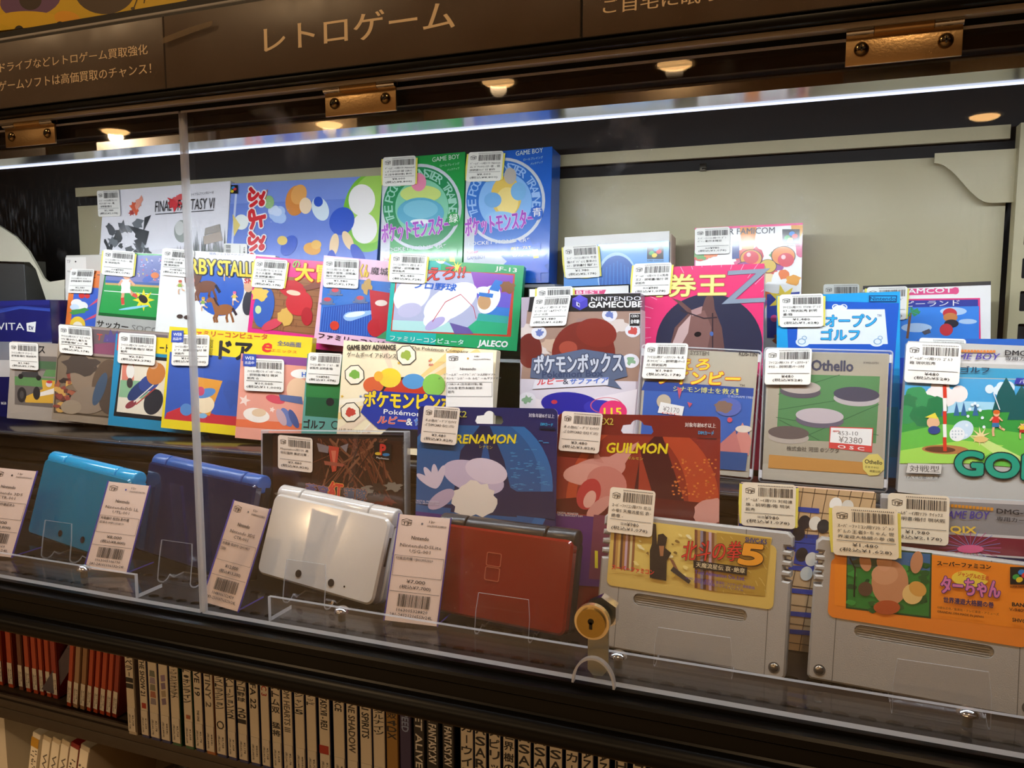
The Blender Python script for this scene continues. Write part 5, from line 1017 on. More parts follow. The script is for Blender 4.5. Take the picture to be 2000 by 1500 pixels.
C.t('#5a5078', '蒼穹', 596, 965, 640, 972, 22, .07, '#c87848', .06); C.t('#c83a28', '紅', 641, 976, 668, 980, 36, .07, '#e8a84a', .05); C.t('#4c5468', '蓮隊', 672, 976, 716, 980, 24, .07, '#b87850', .06)
C.tv('#8a8884', 'PlayStation SOUKYUGURENTAI', 786.5, 862, 789, 998, 4.5, .02)
C.build(r, PR_G); sticker(r, f, (544, 850), (611, 857), (544, 914), ['Playstation用ｿﾌﾄ 蒼', '穹紅蓮隊 黄武出撃 -'], '¥3,480', '(税込¥3,828)', y=-.0008, col='#ecdccc')
# blister cards
def card(label, q, Yb, title, kana, base, disc, dk, acc, shapes, lines, st, sub, ring):
    f = Face(q, Yb, 8, 0); f.extend(TRAY+.0005); r = empty('hanging_card', f.M, label, 'card pack', BF)
    W, H = f.w, f.h; cx, cz = f.loc(*ring)
    hole = [(cx-.012, cz), (cx-.0105, cz+.004)] + [(cx+.0048*math.cos(math.radians(a)), cz+.004+.0042*math.sin(math.radians(a))) for a in range(170, 9, -20)] + [(cx+.0105, cz+.004), (cx+.012, cz), (cx+.0105, cz-.002), (cx-.0105, cz-.002)]
    C = Canvas(f)
    slab('backing_card', rrect(W, H, .004), .0012, mat('card_'+base, base, .3, coat=.5), r, holes=[hole], smooth=False)
    C.ch = cz-.0035
    return r, f, C
r, f, C = card('dark blue hanging card pack with yellow capitals', ((827, 791), (1094, 801), (1078, 1110), (800, 1090)), .096, '', '', '#2a2a5c', 0, 0, 0, 0, 0, 0, 0, (955, 823))
C.e('#2f6aa8', 930, 950, 150, 150, 0, 48); C.e('#275890', 925, 950, 132, 140, 0, 40); C.p('#1f2448', 880, 1000, 900, 880, 950, 815, 985, 900, 1010, 1010); C.p('#24508c', 925, 985, 948, 850, 975, 990); C.p('#20264e', 812, 985, 1084, 1015, 1082, 960, 1010, 960, 960, 930, 900, 985)
R = random.Random(1)
for i in range(50): x, y = R.uniform(995, 1070), R.uniform(860, 960); C.p('#3f84bc', x, y, x+R.uniform(3, 12), y, x+R.uniform(3, 12), y+2, x, y+2); C.n -= 1
C.e('#c4b4cc', 925, 932, 62, 30, 18, 30); C.e('#d8c8d8', 950, 920, 42, 24, 15, 26); C.blob('#e4d8cc', 925, 975, 45, 34, 5, .14, 26)
for a in (-70, -95, -120, -145): C.e('#cfc0d0', 852+22*math.cos(math.radians(a)), 952+22*math.sin(math.radians(a)), 24, 7, a)
C.e('#b8a4bc', 862, 975, 30, 14, -35); C.p('#4a2f78', 808, 998, 1084, 1030, 1083, 1080, 802, 1080); C.p('#5a3a8c', 806, 1010, 870, 1018, 870, 1040, 804, 1032)
C.t('#e8d02c', 'RENAMON', 890, 866, 1006, 866, 17, .06, None, 0, 3); C.t('#c8b84a', 'レナモン', 937, 875, 962, 877, 6, .02); C.t('#c8c04a', 'EX2', 880, 815, 912, 815, 12, .03); C.t('#d8d4e0', '対象年齢8才以上', 1033, 815, 1083, 817, 8, .03); C.p('#15203c', 1054, 838, 1085, 840, 1085, 824, 1054, 822); C.t('#3fb0e0', 'DIMカード', 1056, 831, 1080, 833, 6, .06); C.t('#cfc8d8', 'DIGITAL MONSTER', 812, 979, 858, 983, 3.5, .03); C.t('#cfc8d8', 'VITAL BRACELET DIM', 812, 983, 858, 987, 3, .03)
C.build(r); sticker(r, f, (831, 792), (901, 797), (823, 863), ['その他ﾎﾋﾞｰ ﾃﾞｼﾞﾓﾝﾃｲﾏ', '-ｽﾞDIMCARD EX2 ﾚﾅﾓﾝ'], '¥3,480', '(税込¥3,828)', col='#ecdccc')
r, f, C = card('dark red hanging card pack with yellow capitals', ((1097, 803), (1410, 818), (1400, 1160), (1076, 1135)), .100, '', '', '#7a2a22', 0, 0, 0, 0, 0, 0, 0, (1244, 842))
C.r('#8a3028', 0, 0, 1, .62); C.e('#b4482c', 1255, 985, 150, 165, 0, 48); C.e('#8e3326', 1235, 985, 110, 150, 0, 40); C.p('#4a1c20', 1230, 1010, 1252, 880, 1290, 840, 1330, 960, 1350, 1020); C.p('#a03c2c', 1245, 1000, 1250, 880, 1285, 1000)
for i in range(80): x, y = R.uniform(1310, 1398), R.uniform(895, 975); C.p(R.choice(('#d8803c', '#c86a38')), x, y, x+4, y, x+4, y+3, x, y+3); C.n -= 1
C.p('#5c1c1c', 1082, 1000, 1402, 1025, 1404, 985, 1200, 965, 1085, 975); C.e('#d09084', 1165, 920, 58, 26, -12, 30); C.e('#d89a8c', 1140, 925, 40, 20, -5); C.e('#c87c70', 1185, 945, 40, 34, 20); C.p('#d09084', 1175, 900, 1248, 862, 1215, 915); C.p('#c88478', 1160, 900, 1162, 875, 1180, 905); C.e('#b83c3c', 1150, 965, 22, 32, 25); C.e('#e0a898', 1152, 975, 11, 18, 25); C.e('#d09084', 1170, 990, 30, 12, -40); C.blob('#d09488', 1385, 1000, 30, 28, 4, .15)
C.p('#5a2c6c', 1079, 1002, 1402, 1030, 1400, 1160, 1076, 1140); C.p('#7a3c50', 1160, 1005, 1250, 1012, 1250, 1140, 1150, 1130); C.p('#e8d83c', 1162, 1075, 1168, 1076, 1168, 1110, 1162, 1109)
C.t('#e8d02c', 'GUILMON', 1184, 884, 1302, 886, 19, .06, None, 0, 3); C.t('#c8b84a', 'ギルモン', 1226, 897, 1256, 899, 6, .02); C.t('#c8b44a', 'EX2', 1172, 829, 1198, 830, 13, .03); C.t('#e8dcd4', '対象年齢8才以上', 1338, 834, 1398, 836, 9, .03); C.p('#2a2028', 1362, 856, 1400, 858, 1400, 840, 1362, 838); C.t('#3fa0d0', 'DIMカード', 1364, 848, 1394, 850, 7, .06); C.t('#e0d0d0', 'DIGITAL MONSTER', 1089, 1003, 1130, 1006, 4, .03); C.t('#e0d0d0', 'VITAL BRACELET DIM', 1089, 1007, 1138, 1010, 3.5, .03)
C.build(r); sticker(r, f, (1100, 803), (1179, 808), (1092, 879), ['その他ﾎﾋﾞｰ ﾃﾞｼﾞﾓﾝﾃｲﾏ', '-ｽﾞDIMCARD EX2 ｷﾞﾙﾓﾝ'], '¥3,480', '(税込¥3,828)', col='#ecdccc')
# board game box and arcade box
r, f, C = carton('game_box', 'beige and blue game box printed with black and white stones on a grid', ((1446, 942), (1712, 964), (1700, 1275), (1432, 1240)), .101, 8, 0, .010, '#e0b49c', group=BF, ext=TRAY+.0005)
C.r('#c8a880', 0, 0, 1, 1); C.p('#263c8c', 1446, 942, 1558, 950, 1550, 1042, 1442, 1035); C.p('#263c8c', 1440, 1035, 1600, 1045, 1592, 1080, 1438, 1070)
for i in range(7): C.line('#4a3c30', 1.4, 1570+i*24, 945, 1545+i*21, 1100)
for i in range(9): C.line('#4a3c30', 1.4, 1540, 958+i*37, 1710, 975+i*38)
for i in range(6): C.line('#4a3c30', 1.4, 1520+i*34, 1110, 1480+i*40, 1275)
for y in (985, 1045, 1100, 1145, 1190, 1225): C.p('#2a44a0', 1540, y+12, 1600, y+18, 1600, y+8, 1540, y+3)
C.p('#2a44a0', 1556, 1060, 1600, 1064, 1596, 1110, 1550, 1100)
for x, y, c in ((1632, 985, W_), (1655, 990, '#dcd8d0'), (1571, 1020, '#20242e'), (1592, 1022, '#e2ded4'), (1608, 1028, '#20242e'), (1566, 1083, '#20242e'), (1585, 1092, '#e2ded4'), (1575, 1120, '#cfd4d0'), (1600, 1118, '#cfd4d0'), (1560, 1042, '#20242e')): C.e(c, x, y, 12, 14, 20)
C.build(r); sticker(r, f, (1450, 942), (1555, 948), (1448, 1024), ['ｹﾞｰﾑﾎﾞｰｲ用ｿﾌﾄ 対局連', '珠 - 説明書/箱 現状', '販売'], '==¥980', '(税込¥1,078)', yellow=True, col='#ecdfc8')
r, f, C = carton('game_box', 'grey topped arcade game box with maroon band behind the orange label cartridge', ((1727, 961), (2075, 988), (2070, 1310), (1715, 1280)), .092, 8, 0, .010, '#a8a6a8', group=BF, ext=TRAY+.0005)
C.r('#8e8c8e', 0, 0, 1, .19); C.r('#c9c7c8', 0, .0, 1, .02); C.r('#c9c7c8', 0, .19, 1, .205); C.r('#7c2438', 0, .205, 1, .30); C.r('#c9c7c8', 0, .30, 1, .31); C.r('#1c2048', 0, .31, 1, 1)
for i in range(24): a = math.radians(i*15); C.line('#7c84c8' if i % 2 else '#b84a8c', 1.2, 1895, 1070, 1895+60*math.cos(a), 1070+34*math.sin(a))
C.e('#d85a8c', 1895, 1072, 26, 8)
for i in range(13): C.p('#d8902c', 1850+i*7, 990+i*.6, 1855.5+i*7, 990+i*.6, 1855.5+i*7, 984+i*.6, 1850+i*7, 984+i*.6)
C.t('#4a3c9c', 'GAME BOY', 1836, 1012, 1930, 1014, 15, .02, None, 0, 4); C.t('#2c2a2c', 'DMG-QX', 1946, 1004, 2030, 1010, 11, .04); C.t('#2c2a2c', '専用カートリッジ', 1946, 1017, 2060, 1026, 9, .02); C.t('#e8c24a', 'QIX', 1856, 1042, 1906, 1044, 15, .08)
C.build(r); sticker(r, f, (1734, 963), (1854, 970), (1731, 1055), ['ｹﾞｰﾑﾎﾞｰｲ用ｿﾌﾄ ｸｲｯｸｽ', '- 説明書/箱付 現状販', '売'], '¥1,980', '(税込¥2,178)', col='#ecdfc8')
# ---------------------------------------------------------------- grey cartridges
GREY = mat('cartridge_grey_plastic', '#a49f98', .42, bump=.12, bscale=1500, var=.06)
def cartridge(label, q, Yb, tilt, yaw=0, wh=None):
    f = Face(q, Yb, tilt, yaw); r = empty('game_cartridge', f.M, label, 'cartridge', 'grey cartridges'); W, H = f.w, f.h
    P = [(-W/2+.002, 0), (W/2-.002, 0), (W/2, .002)]
    def notches(sg):
        L = [];
        for k in range(4):
            z = H*.66+k*H*.07; L += [(sg*W/2, z), (sg*(W/2-.0045), z+.0005), (sg*(W/2-.0045), z+H*.03), (sg*W/2, z+H*.032)]
        return L
    P += notches(1) + [(W/2, H-.003), (W/2-.003, H), (-W/2+.003, H), (-W/2, H-.003)] + notches(-1)[::-1] + [(-W/2, .002)]
    sw, sh = W*.60, H*.085; sz = H*.385; rr = sh/2; hole = []
    for k in range(9): t = math.radians(-90+22.5*k); hole.append((sw/2-rr+rr*math.cos(t), sz+rr*math.sin(t)))
    for k in range(9): t = math.radians(90+22.5*k); hole.append((-sw/2+rr+rr*math.cos(t), sz+rr*math.sin(t)))
    slab('shell', P, .019, GREY, r, bev=.0012, holes=[hole], hdepth=.0022)
    for k in range(5): box('grip_rib', GREY, -sw/2+.002, sw/2-.002, .0013, .0021, sz-sh*.42+k*sh*.19, sz-sh*.42+k*sh*.19+sh*.09, r)
    sm = mat('cartridge_seam', '#5c5854', .7)
    for sx in (-.385, .40): box('seam', sm, sx*W-.0002, sx*W+.0002, -.00008, .0002, .0005, H*.52, r)
    box('seam', sm, W*.27-.0002, W*.27+.0002, -.00008, .0002, H*.945, H-.001, r)
    for sx in (-.445, .445):
        bm = bmesh.new(); bdome(bm, (sx*W, .0002, H*.07), (0, -1, 0), .0028, .0011, 18); s_ = bmo('screw', bm, mat('cart_screw', '#9a948a', .25, metal=1), r, smooth=True)
        bm = bmesh.new(); bcyl(bm, (sx*W, .0001, H*.07), (0, 1, 0), .0035, .0006, 20); bmo('screw_recess', bm, mat('screw_recess', '#4a4642', .6), s_)
    return r, f
def cartlabel(r, f, u0, v0, u1, v1, col):
    """printed label plate"""
    W = (u1-u0)*f.w; x = ((u0+u1)/2-.5)*f.w; H = (v1-v0)*f.h
    return slab('label_sticker', rrect(W, H, .004, x=x, z=(1-v1)*f.h), .0003, mat('cart_label_'+col, col, .3, coat=.4), r, y0=-.00035, smooth=False)
r, f = cartridge('grey cartridge with gold and yellow label beside the lock', ((1183, 997), (1552, 1044), (1530, 1325), (1158, 1262)), Yauto(((1183, 997), (1552, 1044), (1530, 1325), (1158, 1262)), 14, -3, TRAY+.0008), 14, -3)
lb_ = cartlabel(r, f, .045, .10, .925, .545, '#d8b860'); C = Canvas(f, -.0004)
C.p('#e0c468', 1195, 1100, 1490, 1165, 1508, 1050, 1200, 1010); 
for i in range(9): C.p(('#7a4a34', '#b88a4a', '#d8b468', '#5c3a30', '#a8743c', '#c8a8b8', '#8c5c3c', '#d8c890', '#94603c')[i], 1196+i*4.6, 1108+i*.8, 1200.6+i*4.6, 1109+i*.8, 1206+i*4.6, 1022, 1201+i*4.6, 1021)
for i in range(8): C.p(('#7a4a34', '#b88a4a', '#8c8498', '#5c3a30', '#a8743c', '#c8a8b8', '#8c5c3c', '#b09058')[i], 1357+i*5.5, 1148+i*.9, 1362.5+i*5.5, 1149+i*.9, 1363+i*5.5, 1035+i, 1357+i*5.5, 1034+i)
C.p('#b8943c', 1400, 1155, 1494, 1164, 1506, 1052, 1400, 1040); R = random.Random(2)
for i in range(30): x, y = R.uniform(1405, 1498), R.uniform(1045, 1158); C.line('#d8bc6c', 1, x, y, x+R.uniform(2, 8), y+R.uniform(4, 10))
for i in range(25): C.blob(R.choice(('#f0dc8c', '#8a6a34', '#d8b04a', '#f2e6b4')), R.uniform(1240, 1350), R.uniform(1040, 1130), R.uniform(2, 7), R.uniform(1, 4), i, .4, 8, 30)
C.p('#201c1e', 1270, 1128, 1302, 1134, 1303, 1095, 1312, 1080, 1300, 1070, 1304, 1050, 1296, 1042, 1286, 1044, 1284, 1064, 1282, 1024, 1276, 1022, 1274, 1062, 1270, 1075); C.p('#a8714c', 1288, 1066, 1298, 1066, 1296, 1086, 1290, 1086); C.p('#8a5a40', 1308, 1090, 1316, 1094, 1330, 1122, 1322, 1118); C.p('#3a3434', 1316, 1106, 1350, 1134, 1346, 1140, 1310, 1114)
C.t('#d8342c', '北斗の拳', 1331, 1094, 1446, 1096, 38, .025, '#2c1c18', .03, 8); C.t('#f0a02c', '5', 1443, 1100, 1486, 1104, 38, .1, '#2c1c18', .05, 6); C.p(K_, 1355, 1109, 1459, 1124, 1460, 1108, 1355, 1094); C.t('#e8d8b0', '天魔流星伝 哀･絶章', 1360, 1107, 1455, 1120, 10, .03)
C.t('#3a3a7c', 'SHVC-K5', 1456, 1058, 1498, 1063, 9, .06); C.t('#d8342c', 'スーパーファミコン', 1196, 1112, 1278, 1123, 10, .06); C.t('#6a4ca0', 'Toei Animation Co.,Ltd.', 1358, 1121, 1455, 1135, 8, .04); C.t('#6a4ca0', '©1992 武論尊･原哲夫・集英社･フジテレビ･東映動画', 1340, 1131, 1474, 1151, 6, .02); C.t('#6a4ca0', '©1992 東映動画 ショウエイシステム', 1356, 1138, 1452, 1155, 6, .02)
C.build(lb_, PR_G, 'label_picture'); sticker(r, f, (1194, 951), (1282, 960), (1186, 1038), ['ｽｰﾊﾟｰﾌｧﾐｺﾝ用ｿﾌﾄ 北斗', 'の拳5 天魔流星伝 哀･', '絶章 -'], '==¥980', '(税込¥1,078)', col='#f0e2cc')
r, f = cartridge('grey cartridge with orange label, cut off by the right picture edge', ((1593, 1046), (2045, 1108), (2040, 1408), (1578, 1327)), Yauto(((1593, 1046), (2045, 1108), (2040, 1408), (1578, 1327)), 13, 0, TRAY+.0008), 13, 0)
lb_ = cartlabel(r, f, .075, .13, .93, .55, '#e8862c'); C = Canvas(f, -.0004)
C.p('#f08c24', 1630, 1182, 2030, 1232, 2036, 1110, 1630, 1060); C.p('#1c4424', 1652, 1188, 1818, 1208, 1820, 1080, 1654, 1066); C.p('#3c6ca0', 1655, 1110, 1816, 1122, 1817, 1082, 1655, 1070); C.p('#2c7c34', 1655, 1185, 1814, 1204, 1816, 1115, 1655, 1102)
R = random.Random(5)
for i in range(26): C.blob(R.choice(('#245c2c', '#3a9440', '#1c4a28')), R.uniform(1658, 1812), R.uniform(1104, 1195), 9, 6, i, .3, 9)
C.blob('#34503c', 1690, 1100, 26, 10, 3, .2); C.line('#1c1c18', 3, 1668, 1165, 1670, 1110, 1660, 1090); C.e('#c88c64', 1738, 1138, 36, 44, 0, 30); C.e('#d49c74', 1728, 1122, 26, 20); C.e('#c88c64', 1690, 1098, 11, 18, -15); C.e('#c88c64', 1790, 1098, 12, 22, 10); C.e('#d8a07c', 1727, 1096, 15, 20); C.e('#b4542c', 1732, 1186, 26, 14); C.e('#e8c47c', 1782, 1160, 20, 20); C.e('#d8a04c', 1792, 1150, 18, 14, 30); C.e('#5c4434', 1690, 1150, 14, 14)
C.t(K_, 'スーパーファミコン', 1830, 1104, 1935, 1112, 9, .07); C.e('#f2d24a', 1894, 1130, 36, 16, 4); C.t('#d85a2c', 'ジャングルの王者', 1870, 1124, 1930, 1134, 9, .05); C.t('#d87ab0', 'ターちゃん', 1838, 1158, 1952, 1168, 33, .06, '#4a2c7c', .07); C.t('#3a2c5c', '世界漫遊大格闘の巻', 1842, 1176, 1940, 1187, 11, .06); C.t('#5a3418', '©徳弘正也／集英社・テレビ東京・アミューズ', 1830, 1188, 1950, 1202, 5, .02); C.t('#5a3418', '©BANDAI 1994 MADE IN JAPAN', 1830, 1197, 1920, 1208, 6, .03)
sfclogo(C, 1972, 1107, 40); C.t(K_, 'BANDAI', 1976, 1183, 2020, 1187, 7, .08); C.t('#5a3418', 'V-94091', 1970, 1192, 2006, 1196, 6, .02); C.t(K_, 'SHVC-', 1976, 1213, 2006, 1217, 7, .05)
C.build(lb_, PR_G, 'label_picture'); sticker(r, f, (1625, 989), (1752, 997), (1627, 1081), ['ｽｰﾊﾟｰﾌｧﾐｺﾝ用ｿﾌﾄ ｼﾞｬﾝ', 'ｸﾞﾙの王者ﾀｰちゃん 世', '界漫遊大格闘の巻 (箱'], '¥1,480', '(税込¥1,628)', yellow=True, col='#f2e2c4')
# ---------------------------------------------------------------- handheld consoles
def pose(pos, yaw, tilt, roll, k):
    P = CP+(Vector((pos[0], pos[1], pos[2]+ZC))-CP)*k+Vector((0, 0, .0012))
    return Matrix.Translation(P) @ (Matrix.Rotation(math.radians(yaw), 4, 'Z') @ Matrix.Rotation(-math.radians(tilt), 4, 'X') @ Matrix.Rotation(math.radians(roll), 4, 'Y')), k
def console(label, MK, W, H, T, lid, base, hinge, rad=.006, split=True):
    M, k = MK; W *= k; H *= k; T *= k; r = empty('handheld_console', M, label, 'game console', 'folding consoles')
    slab('lid', rrect(W, H, rad), T*.47, lid, r, bev=.0016)
    slab('base', rrect(W, H, rad), T*.47, base, r, bev=.0016, y0=T*.53)
    segs = [(-.5, -.3), (-.295, .295), (.3, .5)] if split else [(-.5, -.36), (-.355, .355), (.36, .5)]
    for i, (a, b) in enumerate(segs):
        bm = bmesh.new(); bcyl(bm, ((a+b)/2*W, T*.52, H+.0006), (1, 0, 0), T*.40, (b-a)*W*(.985), 24)
        es = [e for e in bm.edges if len(e.link_faces) == 2 and abs(e.link_faces[0].normal.dot(e.link_faces[1].normal)) < .3]
        bmesh.ops.bevel(bm, geom=es, offset=.0014, segments=3, affect='EDGES', profile=.5); bmo('hinge_barrel', bm, hinge, r, smooth=True)
    return r, W, H, T
WHT = mat('console_white_gloss', '#cfcac4', .14, coat=.6); LENS = mat('camera_lens', '#17151a', .1, coat=1)
def dots(r, W, H, pts, rad=.0030):
    for x, z in pts:
        bm = bmesh.new(); bcyl(bm, (x*W, -.0001, z*H), (0, 1, 0), rad, .0008, 20); bmo('camera_lens', bm, LENS, r)
r, W, H, T = console('white folding console closed, on a clear stand', pose((-.4059, .1155, -.2534), -6.5, 18.1, 3.1, .90), .134, .074, .021, WHT, WHT, WHT, .007)
dots(r, W, H, ((-.13, .13), (.15, .13))); bm = bmesh.new(); bcyl(bm, (.26*W, 0, .13*H), (0, 1, 0), .0008, .0006, 10); bmo('microphone_hole', bm, LENS, r)
box('card_slot', mat('slot_dark', '#2c2628', .5), W/2-.0004, W/2+.0002, T*.2, T*.34, H*.45, H*.78, r); box('slider', mat('slider_grey', '#9c9898', .4), W/2-.0004, W/2+.0006, T*.62, T*.74, H*.6, H*.8, r)
RED = mat('console_red_gloss', '#7e1f14', .12, coat=.8); BK2 = mat('console_black', '#1b1a1c', .3)
r, W, H, T = console('red and black folding console closed, beside the lock', pose((-.2405, .1285, -.2641), -10.1, 16.0, -1.9, .865), .133, .074, .021, RED, BK2, BK2, .005)
for z in (.60, .44):
    o = slab('embossed_square', rrect(.0125, .0098, .0015, x=-.03*W, z=z*H), .0006, mat('console_red_ridge', '#a8503c', .2, coat=.6), r, y0=-.0005, holes=[rrect(.0112, .0085, .001, x=-.03*W, z=z*H+.00065)[::-1]], smooth=False)
C = Canvas(type('F', (), {'w': W, 'h': H, 'k': 1, 'loc': None})(), 0)
AQ = mat('console_aqua', '#0f7599', .12, coat=.8); AQ2 = mat('console_aqua_bright', '#1f9ed6', .2, coat=.5)
r, W, H, T = console('aqua blue folding console closed, on a clear stand at the left', pose((-.8436*.86, -.45+.6845*.86, -.3007*.86), -8, 15.7, 3.0, .885), .15, .083, .021, AQ, AQ2, AQ2, .005); dots(r, W, H, ((-.11, .13), (.15, .14)))
NB = mat('console_navy', '#0f1e46', .12, coat=.8); NB2 = mat('console_blue_satin', '#27549c', .3)
r, W, H, T = console('large navy blue folding console closed, behind the door seam', pose((-.5699, .1384, -.2596), -9.9, 12.4, 2.0, .885), .161, .091, .022, NB, BK2, NB2, .003, False)
# ---------------------------------------------------------------- price tags
TP = '#eed8ca'
t1 = paper_tag('pale pink price tag at the left picture edge', ((-14, 913), (67, 919), (24, 1090), (-62, 1078)), 0, 24, 14, {'code': ('1063005050660', '281-2410103-24L'), 'dot': '#3a3a3c', 'name': ('Nintendo 3DS', 'CTR-001'), 'desc': ('本体のみ 動作確認済み', 'CJF785033'), 'price': '¥8,000', 'tax': '(税込¥8,800)'}, TP)
t2 = paper_tag('pale pink price tag between the aqua and navy consoles', ((209, 941), (287, 947), (249, 1122), (168, 1109)), 0, 24, 14, {'code': ('1063005106190', '281-24101106132r24l'), 'name': ('NintendoDSi LL', 'UTL-001'), 'desc': ('充電器付 程度B 動作確', '認済み WJF11554110'), 'price': '¥8,000', 'tax': '(税込¥8,800)'}, TP)
t3 = paper_tag('pale pink price tag just right of the door seam', ((448, 976), (520, 992), (468, 1197), (403, 1176)), 0, 22, 8, {'code': ('1048006152459', '283-250107165S3r24L'), 'dot': '#6a6a72', 'name': ('Nintendo 3DS', 'CTR-001'), 'desc': ('充電器･取説付 CJH10821', '530H'), 'price': '¥12,000', 'tax': '(税込¥13,200)'}, TP)
t4 = paper_tag('pale pink price tag between the white and red consoles', ((784, 1003), (880, 1014), (851, 1222), (747, 1212)), 0, 22, 8, {'code': ('1063005328820', '281-241212165S3r24L'), 'dot': '#6a6a72', 'name': ('NintendoDSLite', 'USG-001'), 'desc': ('付属品完備 UJH13952329',), 'price': '¥7,000', 'tax': '(税込¥7,700)'}, TP)
for rr, ff in (t1, t2, t3, t4):       # the sleeve's foot lies back on the tray
    p = ff.O; a = math.asin(max(-1, min(1, ff.n.z)))
    Mi = ff.M.inverted(); d = (Mi.to_3x3() @ Vector((0, 1, 0))).normalized()
    w2 = ff.w/2; V = [(-w2, .001, 0), (w2, .001, 0), (w2+d.x*.03, .001+d.y*.03, d.z*.03), (-w2+d.x*.03, .001+d.y*.03, d.z*.03)]
    nz = (Mi.to_3x3() @ Vector((0, 0, .0012))); V += [tuple(Vector(v)+nz) for v in V]
    mk('sleeve_foot', V, [(3, 2, 1, 0), (4, 5, 6, 7), (0, 1, 5, 4), (1, 2, 6, 5), (2, 3, 7, 6), (3, 0, 4, 7)], None, rr, fm=[0, 0, 0, 1, 0, 1], mats=[AC_V, VI_E])
# ---------------------------------------------------------------- clear easel stands
def easel(label, TL, TR, low, Yl, lipt=16, yaw=-5, back=.05, bh=.05):
    """bent clear strip: lip in front, curl under, back rest"""
    a, b = onY(*TL, Yl), onY(*TR, Yl); lw = (b-a).length; mid = (a+b)/2; U = (b-a); U.z = 0; U.normalize()
    zb = TRAY+.0014
    Nn = Vector((-U.y, U.x, 0))
    M = Matrix(((U.x, Nn.x, 0, mid.x), (U.y, Nn.y, 0, mid.y), (0, 0, 1, zb), (0, 0, 0, 1))); r = empty('easel_stand', M, label, 'display stand', 'clear easel stands')
    h = mid.z-zb; path = [(h*.14, h), (h*.08, h*.6), (.001, h*.3)]
    for k in range(7): t = math.radians(190+25*k); path.append((.007+.007*math.cos(t), h*.16+h*.16*math.sin(t)))
    path += [(.018, .0002), (.03, .0008)]
    V = []; Fs = []; fm = []; th = .0013
    n = len(path)
    for i, (y, z) in enumerate(path):
        q = path[min(i+1, n-1)]; p = path[max(i-1, 0)]; d = Vector((q[0]-p[0], q[1]-p[1])).normalized(); m = Vector((-d.y, d.x))*th
        for sx in (-1, 1):
            wd = lw/2*(.93 if i == 0 else 1)
            V.append((sx*wd, y, z)); V.append((sx*wd, y+m.x, z+m.y))
    for i in range(n-1):
        a_ = 4*i; c_ = a_+4
        for q, k in (((a_, a_+2, c_+2, c_), 0), ((a_+1, c_+1, c_+3, a_+3), 0), ((a_, c_, c_+1, a_+1), 1), ((a_+2, a_+3, c_+3, c_+2), 1)): Fs.append(q); fm.append(k)
    Fs += [(0, 1, 3, 2), (4*n-4, 4*n-2, 4*n-1, 4*n-3)]; fm += [1, 1]
    mk('bent_strip', V, Fs, AC, r, fm=fm, mats=[AC, AC_E2])
easel('clear easel stand lip in front of the aqua console', (75, 1016), (131, 1029), (168, 1086), .050)
easel('clear easel stand lip in front of the navy console', (303, 1053), (367, 1071), (390, 1122), .040)
easel('clear easel stand lip in front of the white console', (549, 1091), (630, 1112), (652, 1177), .040)
easel('clear easel stand lip in front of the red console', (926, 1155), (1031, 1183), (1062, 1250), .040)
easel('clear easel stand lip in front of the gold label cartridge', (1278, 1224), (1430, 1257), (1430, 1318), .036)
easel('clear easel stand lip in front of the orange label cartridge', (1748, 1294), (1942, 1320), (1937, 1395), .026)
# ================================================================ the shelves below
SHZ = Z(-.467); YS = .16
SHM = mat('shelf_brown_enamel', '#4a4034', .5, var=.1)
sh = empty('lower_shelf', Matrix.Translation((-.4, .3, SHZ-.012)), 'dark brown metal shelf under the display case', 'shelf')
box('board', SHM, XL+.4-.3, XR+.4, .165-.3, .16, .002, .012, sh, .0008); box('front_lip', SHM, XL+.4-.3, XR+.4, .165-.3, .172-.3, -.012, .0018, sh, .0008); box('inner_ridge', mat('shelf_ridge', '#5a5046', .4), XL+.4-.3, -.285, .168-.3, .171-.3, .0122, .016, sh)
S(box('wall_rear', mat('shelf_rear', '#0e0c0a', .8), XL-.3, XR, .465, .47, .3, TRAY-.06))
LOWZ = Z(-.70)
lo = empty('bottom_shelf', Matrix.Translation((-.4, .3, LOWZ-.012)), 'pale wooden bottom shelf at the lower left corner', 'shelf')
box('board', mat('pale_wood', '#a08058', .6, bump=.1, bscale=60), XL+.4-.3, XR+.4, .14-.3, .16, 0, .012, lo, .001)
STK = mat('spine_sticker_paper', '#efe8da', .5)
